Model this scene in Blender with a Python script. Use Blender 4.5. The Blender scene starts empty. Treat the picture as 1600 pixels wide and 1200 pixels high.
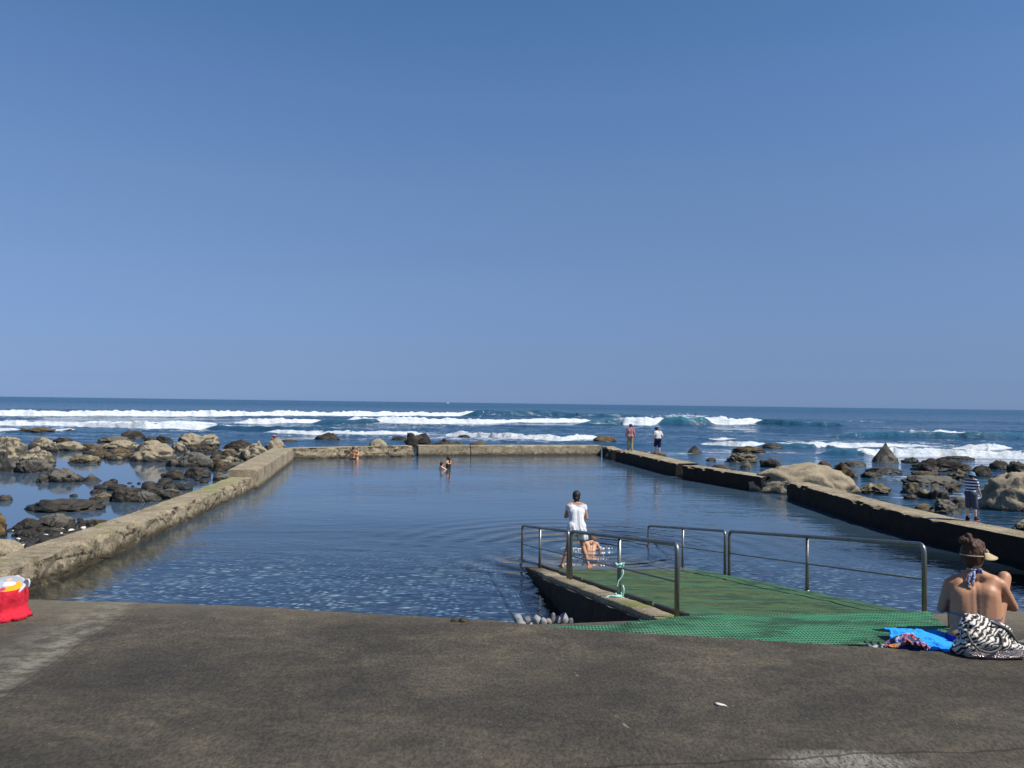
import bpy, bmesh, math, random
import numpy as np
from mathutils import Vector, Matrix, noise as mnoise
R = math.radians
sc = bpy.context.scene
C = sc.collection
random.seed(7)

# ------------------------------------------------------------------ camera
CAM_H = 3.56
F = 1240.0                      # focal length in pixels of the 1600 px wide photograph
PITCH, ROLL = math.atan(30.0 / F), R(0.76)
f0 = Vector((0, math.cos(PITCH), math.sin(PITCH)))
r0 = Vector((1, 0, 0)); u0 = r0.cross(f0)
r1 = r0 * math.cos(ROLL) + u0 * math.sin(ROLL)
u1 = u0 * math.cos(ROLL) - r0 * math.sin(ROLL)
cam = bpy.data.cameras.new('camera'); camo = bpy.data.objects.new('camera', cam); C.objects.link(camo)
cam.sensor_width = 36; cam.lens = 36 * F / 1600; cam.clip_start = 0.1; cam.clip_end = 40000
mw = Matrix((r1, u1, -f0)).transposed().to_4x4(); mw.translation = (0, 0, CAM_H)
camo.matrix_world = mw
sc.camera = camo

# ------------------------------------------------------------------ light
SUN_EL, SUN_AZ = R(52), R(118)   # azimuth clockwise from +Y (straight ahead): right and a little behind
w = bpy.data.worlds.new('World'); sc.world = w; w.use_nodes = True
wn = w.node_tree; wn.nodes.clear()
sky = wn.nodes.new('ShaderNodeTexSky'); sky.sky_type = 'NISHITA'; sky.sun_disc = False
sky.sun_elevation = SUN_EL; sky.sun_rotation = SUN_AZ
sky.altitude = 0; sky.air_density = 1.0; sky.dust_density = 0.15; sky.ozone_density = 4.0
# clear-air grading of the sky by elevation: less yellow and less glare near the horizon
tc = wn.nodes.new('ShaderNodeTexCoord'); sx = wn.nodes.new('ShaderNodeSeparateXYZ'); cr_ = wn.nodes.new('ShaderNodeValToRGB')
wn.links.new(tc.outputs['Generated'], sx.inputs[0]); wn.links.new(sx.outputs[2], cr_.inputs[0])
SKY_GRADE = [(0.0032, (0.271, 0.431, 0.965)), (0.0242, (0.297, 0.413, 0.834)), (0.0564, (0.378, 0.457, 0.751)), (0.1437, (0.612, 0.642, 0.811)), (0.2572, (0.794, 0.847, 0.954)), (0.361, (0.824, 0.936, 1.092)), (0.4501, (0.714, 0.948, 1.083))]
while len(cr_.color_ramp.elements) < len(SKY_GRADE): cr_.color_ramp.elements.new(.5)
for e_, (p_, c_) in zip(cr_.color_ramp.elements, SKY_GRADE): e_.position = p_; e_.color = (*c_, 1)
mul = wn.nodes.new('ShaderNodeMix'); mul.data_type = 'RGBA'; mul.blend_type = 'MULTIPLY'; mul.inputs[0].default_value = 1
wn.links.new(cr_.outputs[0], mul.inputs[7])
bg = wn.nodes.new('ShaderNodeBackground'); bg.inputs[1].default_value = 0.079
wo = wn.nodes.new('ShaderNodeOutputWorld')
wn.links.new(sky.outputs[0], mul.inputs[6]); wn.links.new(mul.outputs[2], bg.inputs[0]); wn.links.new(bg.outputs[0], wo.inputs[0])
sl = bpy.data.lights.new('sun', 'SUN'); sl.energy = 4.9; sl.angle = R(0.53); sl.color = (1, 0.95, 0.87)
so = bpy.data.objects.new('sun', sl); C.objects.link(so)
sd = Vector((math.sin(SUN_AZ) * math.cos(SUN_EL), math.cos(SUN_AZ) * math.cos(SUN_EL), math.sin(SUN_EL)))
so.rotation_euler = sd.to_track_quat('Z', 'Y').to_euler(); so.location = (20, -20, 40)
sc.view_settings.view_transform = 'Standard'; sc.view_settings.look = 'None'
sc.view_settings.exposure = 0.45; sc.view_settings.gamma = 1

# ------------------------------------------------------------------ helpers
def ray(px, py): return f0 * F + r1 * (px - 800) + u1 * (600 - py)
def P(px, py, z=0.0):
    v = ray(px, py); t = (z - CAM_H) / v.z
    return Vector((0, 0, CAM_H)) + v * t
def PD(px, py, y):
    v = ray(px, py); return Vector((0, 0, CAM_H)) + v * (y / v.y)
def hor(px): return 630 + (px - 800) * math.tan(ROLL)

def setp(o, label=None, cat=None, group=None, kind=None):
    if label: o['label'] = label
    if cat: o['category'] = cat
    if group: o['group'] = group
    if kind: o['kind'] = kind
    return o
def empty(name, loc, label, cat, rz=0, group=None):
    o = bpy.data.objects.new(name, None); C.objects.link(o); o.location = loc; o.rotation_euler = (0, 0, rz)
    o.empty_display_size = 0.1
    return setp(o, label, cat, group)
def link(name, me, mat=None, parent=None, smooth=True, loc=None):
    o = bpy.data.objects.new(name, me); C.objects.link(o)
    if mat is not None:
        me.materials.clear(); me.materials.append(mat)
    if smooth and len(me.polygons): me.polygons.foreach_set('use_smooth', [True] * len(me.polygons))
    if parent: o.parent = parent
    if loc is not None: o.location = loc
    return o
def mesh(name, v, f):
    me = bpy.data.meshes.new(name); me.from_pydata([tuple(p) for p in v], [], [tuple(q) for q in f]); me.update(); return me
def grid_mesh(name, X, Y, Z, keep=None):
    n, m = X.shape
    co = np.stack([X, Y, Z], -1).reshape(-1, 3).astype(np.float32)
    i = np.arange(n * m).reshape(n, m)
    q = np.stack([i[:-1, :-1], i[:-1, 1:], i[1:, 1:], i[1:, :-1]], -1).reshape(-1, 4)
    if keep is not None: q = q[keep.reshape(-1)]
    me = bpy.data.meshes.new(name)
    me.vertices.add(len(co)); me.vertices.foreach_set('co', co.ravel())
    me.loops.add(q.size); me.loops.foreach_set('vertex_index', q.ravel().astype(np.int32))
    me.polygons.add(len(q)); me.polygons.foreach_set('loop_start', np.arange(0, q.size, 4, dtype=np.int32))
    me.polygons.foreach_set('loop_total', np.full(len(q), 4, np.int32))
    me.polygons.foreach_set('use_smooth', np.ones(len(q), bool))
    me.update(calc_edges=True); return me
def attr(me, name, a):
    t = me.attributes.new(name, 'FLOAT', 'POINT'); t.data.foreach_set('value', np.ascontiguousarray(a, dtype=np.float32).ravel())
def hsh(ix, iy, s):
    n = (ix * 374761393 + iy * 668265263 + s * 974711) & 0xFFFFFFFF
    n = ((n ^ (n >> 13)) * 1274126177) & 0xFFFFFFFF
    return ((n ^ (n >> 16)) & 0xFFFF) / 65535.0
def vn(x, y, s=0):
    x = np.asarray(x, float); y = np.asarray(y, float)
    ix = np.floor(x).astype(np.int64); iy = np.floor(y).astype(np.int64)
    fx = x - ix; fy = y - iy; fx = fx * fx * (3 - 2 * fx); fy = fy * fy * (3 - 2 * fy)
    a = hsh(ix, iy, s) * (1 - fx) + hsh(ix + 1, iy, s) * fx
    b = hsh(ix, iy + 1, s) * (1 - fx) + hsh(ix + 1, iy + 1, s) * fx
    return a * (1 - fy) + b * fy
def fbm(x, y, o=4, s=0):
    t = 0; a = .5; n = 0
    for k in range(o):
        t = t + a * vn(x * 2 ** k, y * 2 ** k, s + k * 17); n += a; a *= .5
    return t / n
def sstep(a, b, x):
    t = np.clip((x - a) / (b - a), 0, 1); return t * t * (3 - 2 * t)

# ------------------------------------------------------------------ node helper
class NT:
    def __init__(s, name):
        s.m = bpy.data.materials.new(name); s.m.use_nodes = True; s.t = s.m.node_tree; s.t.nodes.clear()
        s.out = s.t.nodes.new('ShaderNodeOutputMaterial')
    def n(s, ty, **k):
        x = s.t.nodes.new(ty)
        for a, b in k.items(): setattr(x, a, b)
        return x
    def put(s, sock, v):
        if isinstance(v, bpy.types.NodeSocket): s.t.links.new(v, sock)
        elif v is not None:
            if hasattr(sock.default_value, '__len__') and len(sock.default_value) == 4 and len(v) == 3: v = (*v, 1)
            sock.default_value = v
    def pos(s): return s.n('ShaderNodeNewGeometry').outputs['Position']
    def nrm(s): return s.n('ShaderNodeNewGeometry').outputs['Normal']
    def obj(s): return s.n('ShaderNodeTexCoord').outputs['Object']
    def gen(s): return s.n('ShaderNodeTexCoord').outputs['Generated']
    def rnd(s): return s.n('ShaderNodeObjectInfo').outputs['Random']
    def at(s, name): return s.n('ShaderNodeAttribute', attribute_name=name).outputs['Fac']
    def sep(s, v):
        x = s.n('ShaderNodeSeparateXYZ'); s.put(x.inputs[0], v); return x.outputs
    def comb(s, a, b, c):
        x = s.n('ShaderNodeCombineXYZ')
        for i, v in enumerate((a, b, c)): s.put(x.inputs[i], v)
        return x.outputs[0]
    def mp(s, v, sc=(1, 1, 1), rot=(0, 0, 0), loc=(0, 0, 0)):
        x = s.n('ShaderNodeMapping'); s.put(x.inputs[0], v)
        x.inputs[1].default_value = loc; x.inputs[2].default_value = rot; x.inputs[3].default_value = sc; return x.outputs[0]
    def noise(s, v, scale, detail=3, rough=.55, dist=0):
        x = s.n('ShaderNodeTexNoise'); s.put(x.inputs['Vector'], v)
        x.inputs['Scale'].default_value = scale; x.inputs['Detail'].default_value = detail
        x.inputs['Roughness'].default_value = rough; x.inputs['Distortion'].default_value = dist; return x.outputs[0]
    def vor(s, v, scale, feature='F1', out=0, rnd=1):
        x = s.n('ShaderNodeTexVoronoi', feature=feature); s.put(x.inputs['Vector'], v); x.inputs['Scale'].default_value = scale
        x.inputs['Randomness'].default_value = rnd
        return x.outputs[out]
    def wave(s, v, scale, dist=0, detail=2, dscale=1, ty='BANDS', d='X', prof='SIN'):
        x = s.n('ShaderNodeTexWave', wave_type=ty, wave_profile=prof)
        if ty == 'BANDS': x.bands_direction = d
        else: x.rings_direction = d
        s.put(x.inputs['Vector'], v); x.inputs['Scale'].default_value = scale; x.inputs['Distortion'].default_value = dist
        x.inputs['Detail'].default_value = detail; x.inputs['Detail Scale'].default_value = dscale; return x.outputs['Fac']
    def ma(s, op, a, b=None, c=None, clamp=False):
        x = s.n('ShaderNodeMath', operation=op, use_clamp=clamp)
        for i, v in enumerate((a, b, c)):
            if v is not None: s.put(x.inputs[i], v)
        return x.outputs[0]
    def rng(s, v, a, b, c=0, d=1, smooth=False):
        x = s.n('ShaderNodeMapRange', interpolation_type='SMOOTHSTEP' if smooth else 'LINEAR'); s.put(x.inputs[0], v)
        for i, q in enumerate((a, b, c, d)): x.inputs[1 + i].default_value = q
        return x.outputs[0]
    def mix(s, fac, a, b, mode='MIX'):
        x = s.n('ShaderNodeMix', data_type='RGBA', blend_type=mode); s.put(x.inputs[0], fac)
        s.put(x.inputs[6], a); s.put(x.inputs[7], b); return x.outputs[2]
    def ramp(s, fac, stops):
        x = s.n('ShaderNodeValToRGB'); s.put(x.inputs[0], fac); e = x.color_ramp.elements
        while len(e) < len(stops): e.new(0.5)
        for k, (p, c) in zip(e, stops): k.position = p; k.color = (*c, 1)
        return x.outputs[0]
    def bump(s, h, dist, strength=1.0, nrm=None):
        x = s.n('ShaderNodeBump'); s.put(x.inputs['Height'], h); s.put(x.inputs['Distance'], dist); s.put(x.inputs['Strength'], strength)
        if nrm is not None: s.put(x.inputs['Normal'], nrm)
        return x.outputs[0]
    def pbr(s, col, rough=.8, nrm=None, metal=0, spec=.5, ior=None, **k):
        x = s.n('ShaderNodeBsdfPrincipled'); s.put(x.inputs['Base Color'], col); s.put(x.inputs['Roughness'], rough)
        s.put(x.inputs['Metallic'], metal); s.put(x.inputs['Specular IOR Level'], spec)
        if ior: x.inputs['IOR'].default_value = ior
        if nrm is not None: s.put(x.inputs['Normal'], nrm)
        for a, b in k.items(): s.put(x.inputs[a], b)
        return x.outputs[0]
    def fin(s, sh): s.t.links.new(sh, s.out.inputs[0]); return s.m
def flat(name, col, rough=.7, metal=0, var=.12, scale=30, bump=0.002, **k):
    t = NT(name); o = t.obj(); n = t.noise(o, scale, 3)
    c = t.mix(n, tuple(x * (1 - var) for x in col), tuple(min(1, x * (1 + var)) for x in col))
    return t.fin(t.pbr(c, rough, t.bump(n, bump), metal, **k))

# ------------------------------------------------------------------ materials
def line_dist(t, pos, a, b, wob=0.03, wscale=3):
    """distance (m) in plan from the line a-b, wobbled"""
    d = (b - a); d.z = 0; L = d.length; nx, ny = -d.y / L, d.x / L
    x, y, z = t.sep(pos)
    v = t.ma('ADD', t.ma('MULTIPLY', t.ma('SUBTRACT', x, a.x), nx), t.ma('MULTIPLY', t.ma('SUBTRACT', y, a.y), ny))
    return t.ma('ADD', v, t.ma('MULTIPLY', t.ma('SUBTRACT', t.noise(pos, wscale, 3), .5), wob * 2))

def make_deck_mat():
    t = NT('weathered_deck_concrete'); p = t.pos()
    big = t.noise(t.mp(p, (.7, 1.0, 1), (0, 0, R(-10))), 1.0, 9, .66, .4)
    mid = t.noise(t.mp(p, (1.0, 1.5, 1), (0, 0, R(-14))), 5.5, 8, .72)
    fine = t.noise(t.mp(p, (1, .55, 1)), 48, 4, .8)
    c = t.ramp(t.ma('ADD', t.ma('MULTIPLY', big, .66), t.ma('MULTIPLY', mid, .34)),
               [(.36, (.029, .026, .0205)), (.47, (.044, .0385, .030)), (.54, (.060, .0515, .038)), (.64, (.098, .083, .058))])
    c = t.mix(t.rng(fine, .40, .60, .0, 1), t.mix(1.0, c, (.66, .66, .67), 'MULTIPLY'), t.mix(1.0, c, (1.34, 1.33, 1.3), 'MULTIPLY'))
    sp = t.vor(p, 22, 'F1'); spm = t.ma('MULTIPLY', t.ma('LESS_THAN', sp, .085), t.ma('GREATER_THAN', t.noise(p, 9, 2), .56))
    c = t.mix(t.ma('MULTIPLY', spm, .6), c, (.34, .31, .25))
    # the paler slab at the left and the joint beside it
    jd = line_dist(t, p, P(0, 1090, 1.55), P(222, 942, 1.55), .05, 2.5)
    c = t.mix(t.ma('MULTIPLY', t.rng(jd, -.02, .12), .22), c, (.13, .122, .095))
    pale = t.ma('MULTIPLY', t.rng(jd, -.05, .12), t.rng(jd, .65, .15))
    c = t.mix(t.ma('MULTIPLY', pale, t.ma('MULTIPLY', t.rng(mid, .44, .60), .75)), c, (.20, .19, .15))
    c = t.mix(t.ma('MULTIPLY', t.ma('LESS_THAN', t.ma('ABSOLUTE', jd), .006), .6), c, (.02, .018, .015))
    # hairline joint with pale crumbs at the right of centre
    ld = t.ma('ABSOLUTE', line_dist(t, p, P(890, 1040, 1.55), P(1020, 1180, 1.55), .03, 4))
    c = t.mix(t.ma('MULTIPLY', t.ma('LESS_THAN', ld, .006), .5), c, (.022, .02, .017)); c = t.mix(t.ma('MULTIPLY', t.ma('LESS_THAN', ld, .011), t.ma('MULTIPLY', t.rng(t.noise(p, 7, 3), .56, .66), .7)), c, (.22, .19, .12))
    ld2 = t.ma('ABSOLUTE', line_dist(t, p, P(730, 955, 1.55), P(560, 1190, 1.55), .03, 3))
    c = t.mix(t.ma('MULTIPLY', t.ma('LESS_THAN', ld2, .005), .18), c, (.02, .018, .015))
    # scraped whitish patch near the bottom edge and a strip bleached along the crest
    q = P(1330, 1182, 1.55); x, y, z = t.sep(p)
    dx = t.ma('DIVIDE', t.ma('SUBTRACT', x, q.x), .45); dy = t.ma('DIVIDE', t.ma('SUBTRACT', y, q.y), .10)
    rr = t.ma('SQRT', t.ma('ADD', t.ma('MULTIPLY', dx, dx), t.ma('MULTIPLY', dy, dy)))
    pm = t.ma('MULTIPLY', t.rng(t.ma('ADD', rr, t.ma('MULTIPLY', t.noise(p, 7, 4), .8)), 1.5, 1.0), t.rng(fine, .35, .6))
    c = t.mix(t.ma('MULTIPLY', pm, .6), c, (.27, .255, .23))
    sd_ = line_dist(t, p, P(780, 1197, 1.55), P(1310, 1176, 1.55), .025, 3)
    c = t.mix(t.ma('MULTIPLY', t.ma('LESS_THAN', t.ma('ABSOLUTE', sd_), .006), t.ma('MULTIPLY', t.rng(x, .0, .4), .6)), c, (.012, .010, .008))
    # wet green algae towards the water
    wet = t.rng(z, .75, .15, 0, 1)
    c = t.mix(t.ma('MULTIPLY', wet, .8), c, t.mix(mid, (.035, .034, .018), (.11, .10, .05)))
    side = t.ma('MULTIPLY', t.rng(y, 7.2, 8.2), t.rng(z, .3, .7)); c = t.mix(t.ma('MULTIPLY', side, .6), c, t.mix(mid, (.10, .085, .06), (.22, .19, .14)))
    h = t.ma('ADD', t.ma('MULTIPLY', fine, .5), t.ma('MULTIPLY', t.noise(p, 160, 2), .25))
    return t.fin(t.pbr(c, t.rng(big, .3, .7, .75, .95), t.bump(h, .012, .9), spec=.25))

def make_wall_mat(name, dark=0.0, crack=1.0, crackscale=1.6, moss=0.3, silt=False):
    t = NT(name); p = t.pos(); x, y, z = t.sep(p)
    n1 = t.noise(p, 1.1, 5, .65); n2 = t.noise(p, 5, 5, .7); n3 = t.noise(p, 22, 6, .8)
    c = t.ramp(t.ma('ADD', t.ma('MULTIPLY', n1, .5), t.ma('MULTIPLY', n2, .5)),
               [(.34, (.11, .091, .060)), (.45, (.28, .235, .16)), (.58, (.40, .34, .24)), (.70, (.48, .42, .31))])
    c = t.mix(t.rng(n3, .36, .60), t.mix(1.0, c, (.42, .40, .37), 'MULTIPLY'), c)
    wp = t.mix(.18, p, t.n('ShaderNodeTexNoise').outputs[1])
    cr = t.vor(t.mix(.22, t.mp(p, (.55, .55, 1.5)), t.n('ShaderNodeTexNoise').outputs[1]), crackscale, 'DISTANCE_TO_EDGE')
    sf0 = t.rng(t.sep(t.nrm())[2], .85, .5, .12, 1); crm = t.ma('MULTIPLY', t.ma('MULTIPLY', t.rng(cr, .07, .01), t.rng(n2, .47, .56)), sf0)
    c = t.mix(t.ma('MULTIPLY', crm, .9 * crack), c, (.018, .015, .011))
    pit = t.rng(t.noise(t.mp(p, (1, 1, 1.6)), 3.2, 6, .8), .53, .61)
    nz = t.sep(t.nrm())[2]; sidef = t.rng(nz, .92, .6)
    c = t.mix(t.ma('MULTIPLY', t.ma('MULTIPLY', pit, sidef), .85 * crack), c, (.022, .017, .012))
    if moss:
        mm = t.ma('MULTIPLY', t.rng(t.noise(p, .8, 4, .6), .56, .66), t.rng(nz, .5, .9))
        c = t.mix(t.ma('MULTIPLY', mm, moss), c, (.16, .18, .045))
    # tide stain
    tl = t.ma('ADD', z, t.ma('MULTIPLY', t.ma('SUBTRACT', n2, .5), .35))
    c = t.mix(t.rng(tl, .26, .08, 0, .92), c, t.mix(n3, (.018, .015, .010), (.07, .055, .032)))
    if dark: c = t.mix(t.ma('MULTIPLY', sidef, dark), c, t.mix(n2, (.006, .006, .0055), (.022, .02, .017)))  # upright faces coloured near black to stand for shade
    if silt: c = t.mix(t.ma('MULTIPLY', t.rng(z, .0, -.06), t.rng(nz, .5, .9)), c, t.mix(n2, (.16, .115, .085), (.28, .21, .155)))
    h = t.ma('SUBTRACT', t.ma('ADD', t.ma('MULTIPLY', n2, .6), t.ma('MULTIPLY', n3, .6)), t.ma('MULTIPLY', crm, .8 * crack))
    return t.fin(t.pbr(c, .92, t.bump(h, .05, .9), spec=.2))

def make_rock_mat(name, top, base, streak=None, topz=.35, wet=.16, mott=.5, crk_k=.8):
    """sun-bleached top over a darker weathered body, blackened where the tide reaches"""
    t = NT(name); p = t.pos(); o = t.obj(); r = t.rnd(); x, y, z = t.sep(p)
    off = t.comb(t.ma('MULTIPLY', r, 37), t.ma('MULTIPLY', r, 11), 0)
    va = t.n('ShaderNodeVectorMath', operation='ADD'); t.put(va.inputs[0], p); t.put(va.inputs[1], off); q = va.outputs[0]
    n1 = t.noise(q, .9, 5, .62); n2 = t.noise(q, 3.5, 5, .7); n3 = t.noise(q, 17, 5, .75)
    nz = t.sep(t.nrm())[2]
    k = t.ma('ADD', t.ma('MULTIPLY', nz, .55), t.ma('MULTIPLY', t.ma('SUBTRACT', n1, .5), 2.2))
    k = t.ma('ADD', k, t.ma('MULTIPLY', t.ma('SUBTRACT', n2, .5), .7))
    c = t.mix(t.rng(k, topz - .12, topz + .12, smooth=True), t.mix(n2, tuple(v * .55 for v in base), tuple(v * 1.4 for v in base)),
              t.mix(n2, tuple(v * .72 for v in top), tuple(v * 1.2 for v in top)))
    c = t.mix(t.ma('MULTIPLY', t.rng(n3, .42, .62), mott), c, t.mix(1.0, c, (.45, .44, .42), 'MULTIPLY'))
    if streak: c = t.mix(t.rng(t.noise(t.mp(q, (1, 1, .4)), 1.4, 4, .6), .58, .66), c, streak)
    crk = t.rng(t.vor(t.mix(.12, q, t.n('ShaderNodeTexNoise').outputs[1]), .9, 'DISTANCE_TO_EDGE'), .025, .004)
    c = t.mix(t.ma('MULTIPLY', t.ma('MULTIPLY', crk, crk_k), t.rng(n2, .45, .55)), c, (.02, .018, .015))
    tl = t.ma('ADD', z, t.ma('MULTIPLY', t.ma('SUBTRACT', n2, .5), .3))
    wm = t.rng(tl, wet + .06, wet - .04)
    c = t.mix(t.ma('MULTIPLY', wm, .9), c, t.mix(n3, (.008, .008, .007), (.04, .034, .024)))
    h = t.ma('SUBTRACT', t.ma('ADD', t.ma('MULTIPLY', n2, .7), t.ma('MULTIPLY', n3, .3)), t.ma('MULTIPLY', crk, .35 * crk_k))
    return t.fin(t.pbr(c, t.ma('SUBTRACT', .9, t.ma('MULTIPLY', wm, .45)), t.bump(h, .09, .9), spec=.3))

def make_sea_mat():
    t = NT('sea_water'); p = t.pos(); foam = t.at('foam'); teal = t.at('teal'); rip = t.at('rip'); x, y, z = t.sep(p)
    q = t.mp(p, (.42, 1, 1), (0, 0, R(-9)))
    a = t.noise(q, .16, 2, .5, .3); b = t.noise(q, .75, 3, .6, .5); cc = t.noise(t.mp(p, (.7, 1, 1)), 3.6, 3, .6, .4)
    h = t.ma('ADD', t.ma('ADD', t.ma('MULTIPLY', a, 1.5), t.ma('MULTIPLY', b, .42)), t.ma('MULTIPLY', cc, .07))
    calm = t.noise(t.mp(p, (.8, 1, 1)), 1.6, 2)
    nw = t.bump(t.ma('ADD', t.ma('MULTIPLY', t.ma('MULTIPLY', h, rip), t.rng(y, 60, 260, 1.7, 1.9)), t.ma('MULTIPLY', calm, .002)), 1.0, 1.0)
    col = t.mix(t.rng(y, 70, 900), (.016, .046, .090), (.015, .058, .115))
    patch = t.noise(t.mp(p, (.25, 1, 1)), .035, 3, .6)
    col = t.mix(t.rng(patch, .35, .65), col, t.mix(1.0, col, (.85, 1.15, 1.1), 'MULTIPLY'))
    col = t.mix(t.rng(rip, .12, .0), col, (.045, .080, .125)); col = t.mix(teal, col, (.03, .175, .205))
    wat = t.pbr(col, t.rng(y, 100, 600, .06, .28), nw, spec=.5, ior=1.42)
    f1 = t.noise(t.mp(p, (.6, 1, 1)), 1.1, 6, .75, .6); f2 = t.noise(t.mp(p, (.5, 1, 1)), 5, 4, .7)
    fm = t.ma('ADD', foam, t.ma('ADD', t.ma('MULTIPLY', t.ma('SUBTRACT', f1, .5), 1.9), t.ma('MULTIPLY', t.ma('SUBTRACT', f2, .5), .8)))
    fm = t.ma('MULTIPLY', t.rng(fm, .38, .66), t.rng(foam, .02, .10))
    fo = t.pbr(t.mix(t.rng(t.ma('ADD', t.ma('MULTIPLY', f1, .6), t.ma('MULTIPLY', f2, .4)), .36, .58), (.34, .42, .50), (.60, .62, .64)), .9, t.bump(t.ma('ADD', f1, t.ma('MULTIPLY', f2, .4)), .5, .8), spec=.1)
    ms = t.n('ShaderNodeMixShader'); t.put(ms.inputs[0], fm); t.put(ms.inputs[1], wat); t.put(ms.inputs[2], fo)
    return t.fin(ms.outputs[0])

def make_pool_mat(rc):
    t = NT('pool_water'); p = t.pos(); x, y, z = t.sep(p)
    a = t.noise(t.mp(p, (.45, 1, 1)), 1.5, 2, .5, .4); b = t.noise(t.mp(p, (.6, 1, 1)), 5.5, 2, .55, .3); c = t.noise(p, 22, 2)
    wp_ = t.rng(t.noise(t.mp(p, (.5, 1, 1)), .22, 3, .6, .6), .36, .62, .45, 1.5)
    h = t.ma('MULTIPLY', t.ma('ADD', t.ma('ADD', t.ma('MULTIPLY', a, .0175), t.ma('MULTIPLY', b, .0078)), t.ma('MULTIPLY', c, .0012)), wp_)
    dx = t.ma('SUBTRACT', x, rc.x); dy = t.ma('SUBTRACT', y, rc.y)
    r = t.ma('SQRT', t.ma('ADD', t.ma('MULTIPLY', dx, dx), t.ma('MULTIPLY', dy, dy)))
    ring = t.ma('MULTIPLY', t.ma('SINE', t.ma('MULTIPLY', t.ma('ADD', r, t.ma('MULTIPLY', a, .5)), 8.5)), t.rng(r, 6.5, 1.0, 0, .017))
    h = t.ma('ADD', h, ring)
    nb = t.bump(h, 1.0, 1.0)
    fr = t.n('ShaderNodeFresnel'); fr.inputs[0].default_value = 1.45; t.put(fr.inputs[1], nb)
    gl = t.n('ShaderNodeBsdfGlossy'); gl.inputs['Roughness'].default_value = .02; t.put(gl.inputs['Normal'], nb); t.put(gl.inputs[0], (1, 1, 1))
    tr = t.n('ShaderNodeBsdfTransparent'); depth = t.rng(y, 12.5, 26, 0, 1)
    t.put(tr.inputs[0], t.mix(depth, (.74, .84, .92), (.66, .86, 1.0)))
    df = t.n('ShaderNodeBsdfDiffuse'); t.put(df.inputs[0], t.mix(t.rng(t.noise(t.mp(p, (.4, 1, 1)), .25, 3, .6), .35, .65), (.034, .066, .105), (.050, .088, .130)))
    mb = t.n('ShaderNodeMixShader'); t.put(mb.inputs[0], t.rng(t.ma('ADD', y, t.ma('MULTIPLY', t.ma('SUBTRACT', a, .5), 4)), 17, 26.5, .0, 1)); t.put(mb.inputs[1], tr.outputs[0]); t.put(mb.inputs[2], df.outputs[0])
    ms = t.n('ShaderNodeMixShader'); t.put(ms.inputs[0], fr.outputs[0]); t.put(ms.inputs[1], mb.outputs[0]); t.put(ms.inputs[2], gl.outputs[0])
    return t.fin(ms.outputs[0])

def make_floor_mat():
    t = NT('pebble_bed'); p = t.pos()
    q = t.mix(.07, p, t.n('ShaderNodeTexNoise').outputs[1])
    def layer(scale, stops):
        v = t.n('ShaderNodeTexVoronoi'); t.put(v.inputs[0], t.mp(q, (.62, 1.1, 1))); v.inputs['Scale'].default_value = scale
        c = t.ramp(t.sep(v.outputs['Color'])[0], stops)
        return t.mix(t.rng(v.outputs['Distance'], .25, .6), c, (.014, .022, .04)), v.outputs['Distance']
    c1, d1 = layer(6.5, [(.0, (.03, .048, .08)), (.5, (.08, .115, .15)), (.72, (.20, .225, .23)), (.88, (.50, .50, .46))])
    c2, d2 = layer(13, [(.0, (.03, .045, .075)), (.5, (.075, .105, .14)), (.75, (.26, .28, .28)), (.90, (.58, .58, .54))])
    c = t.mix(t.rng(t.noise(p, .9, 3), .42, .55), c1, c2)
    c = t.mix(t.rng(t.noise(p, .35, 4, .6), .40, .60), t.mix(1.0, c, (.6, .75, .95), 'MULTIPLY'), c)
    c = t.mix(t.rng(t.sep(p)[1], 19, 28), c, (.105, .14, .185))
    return t.fin(t.pbr(c, .9, t.bump(t.ma('SUBTRACT', 1.0, d1), .04), spec=.1))

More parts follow.
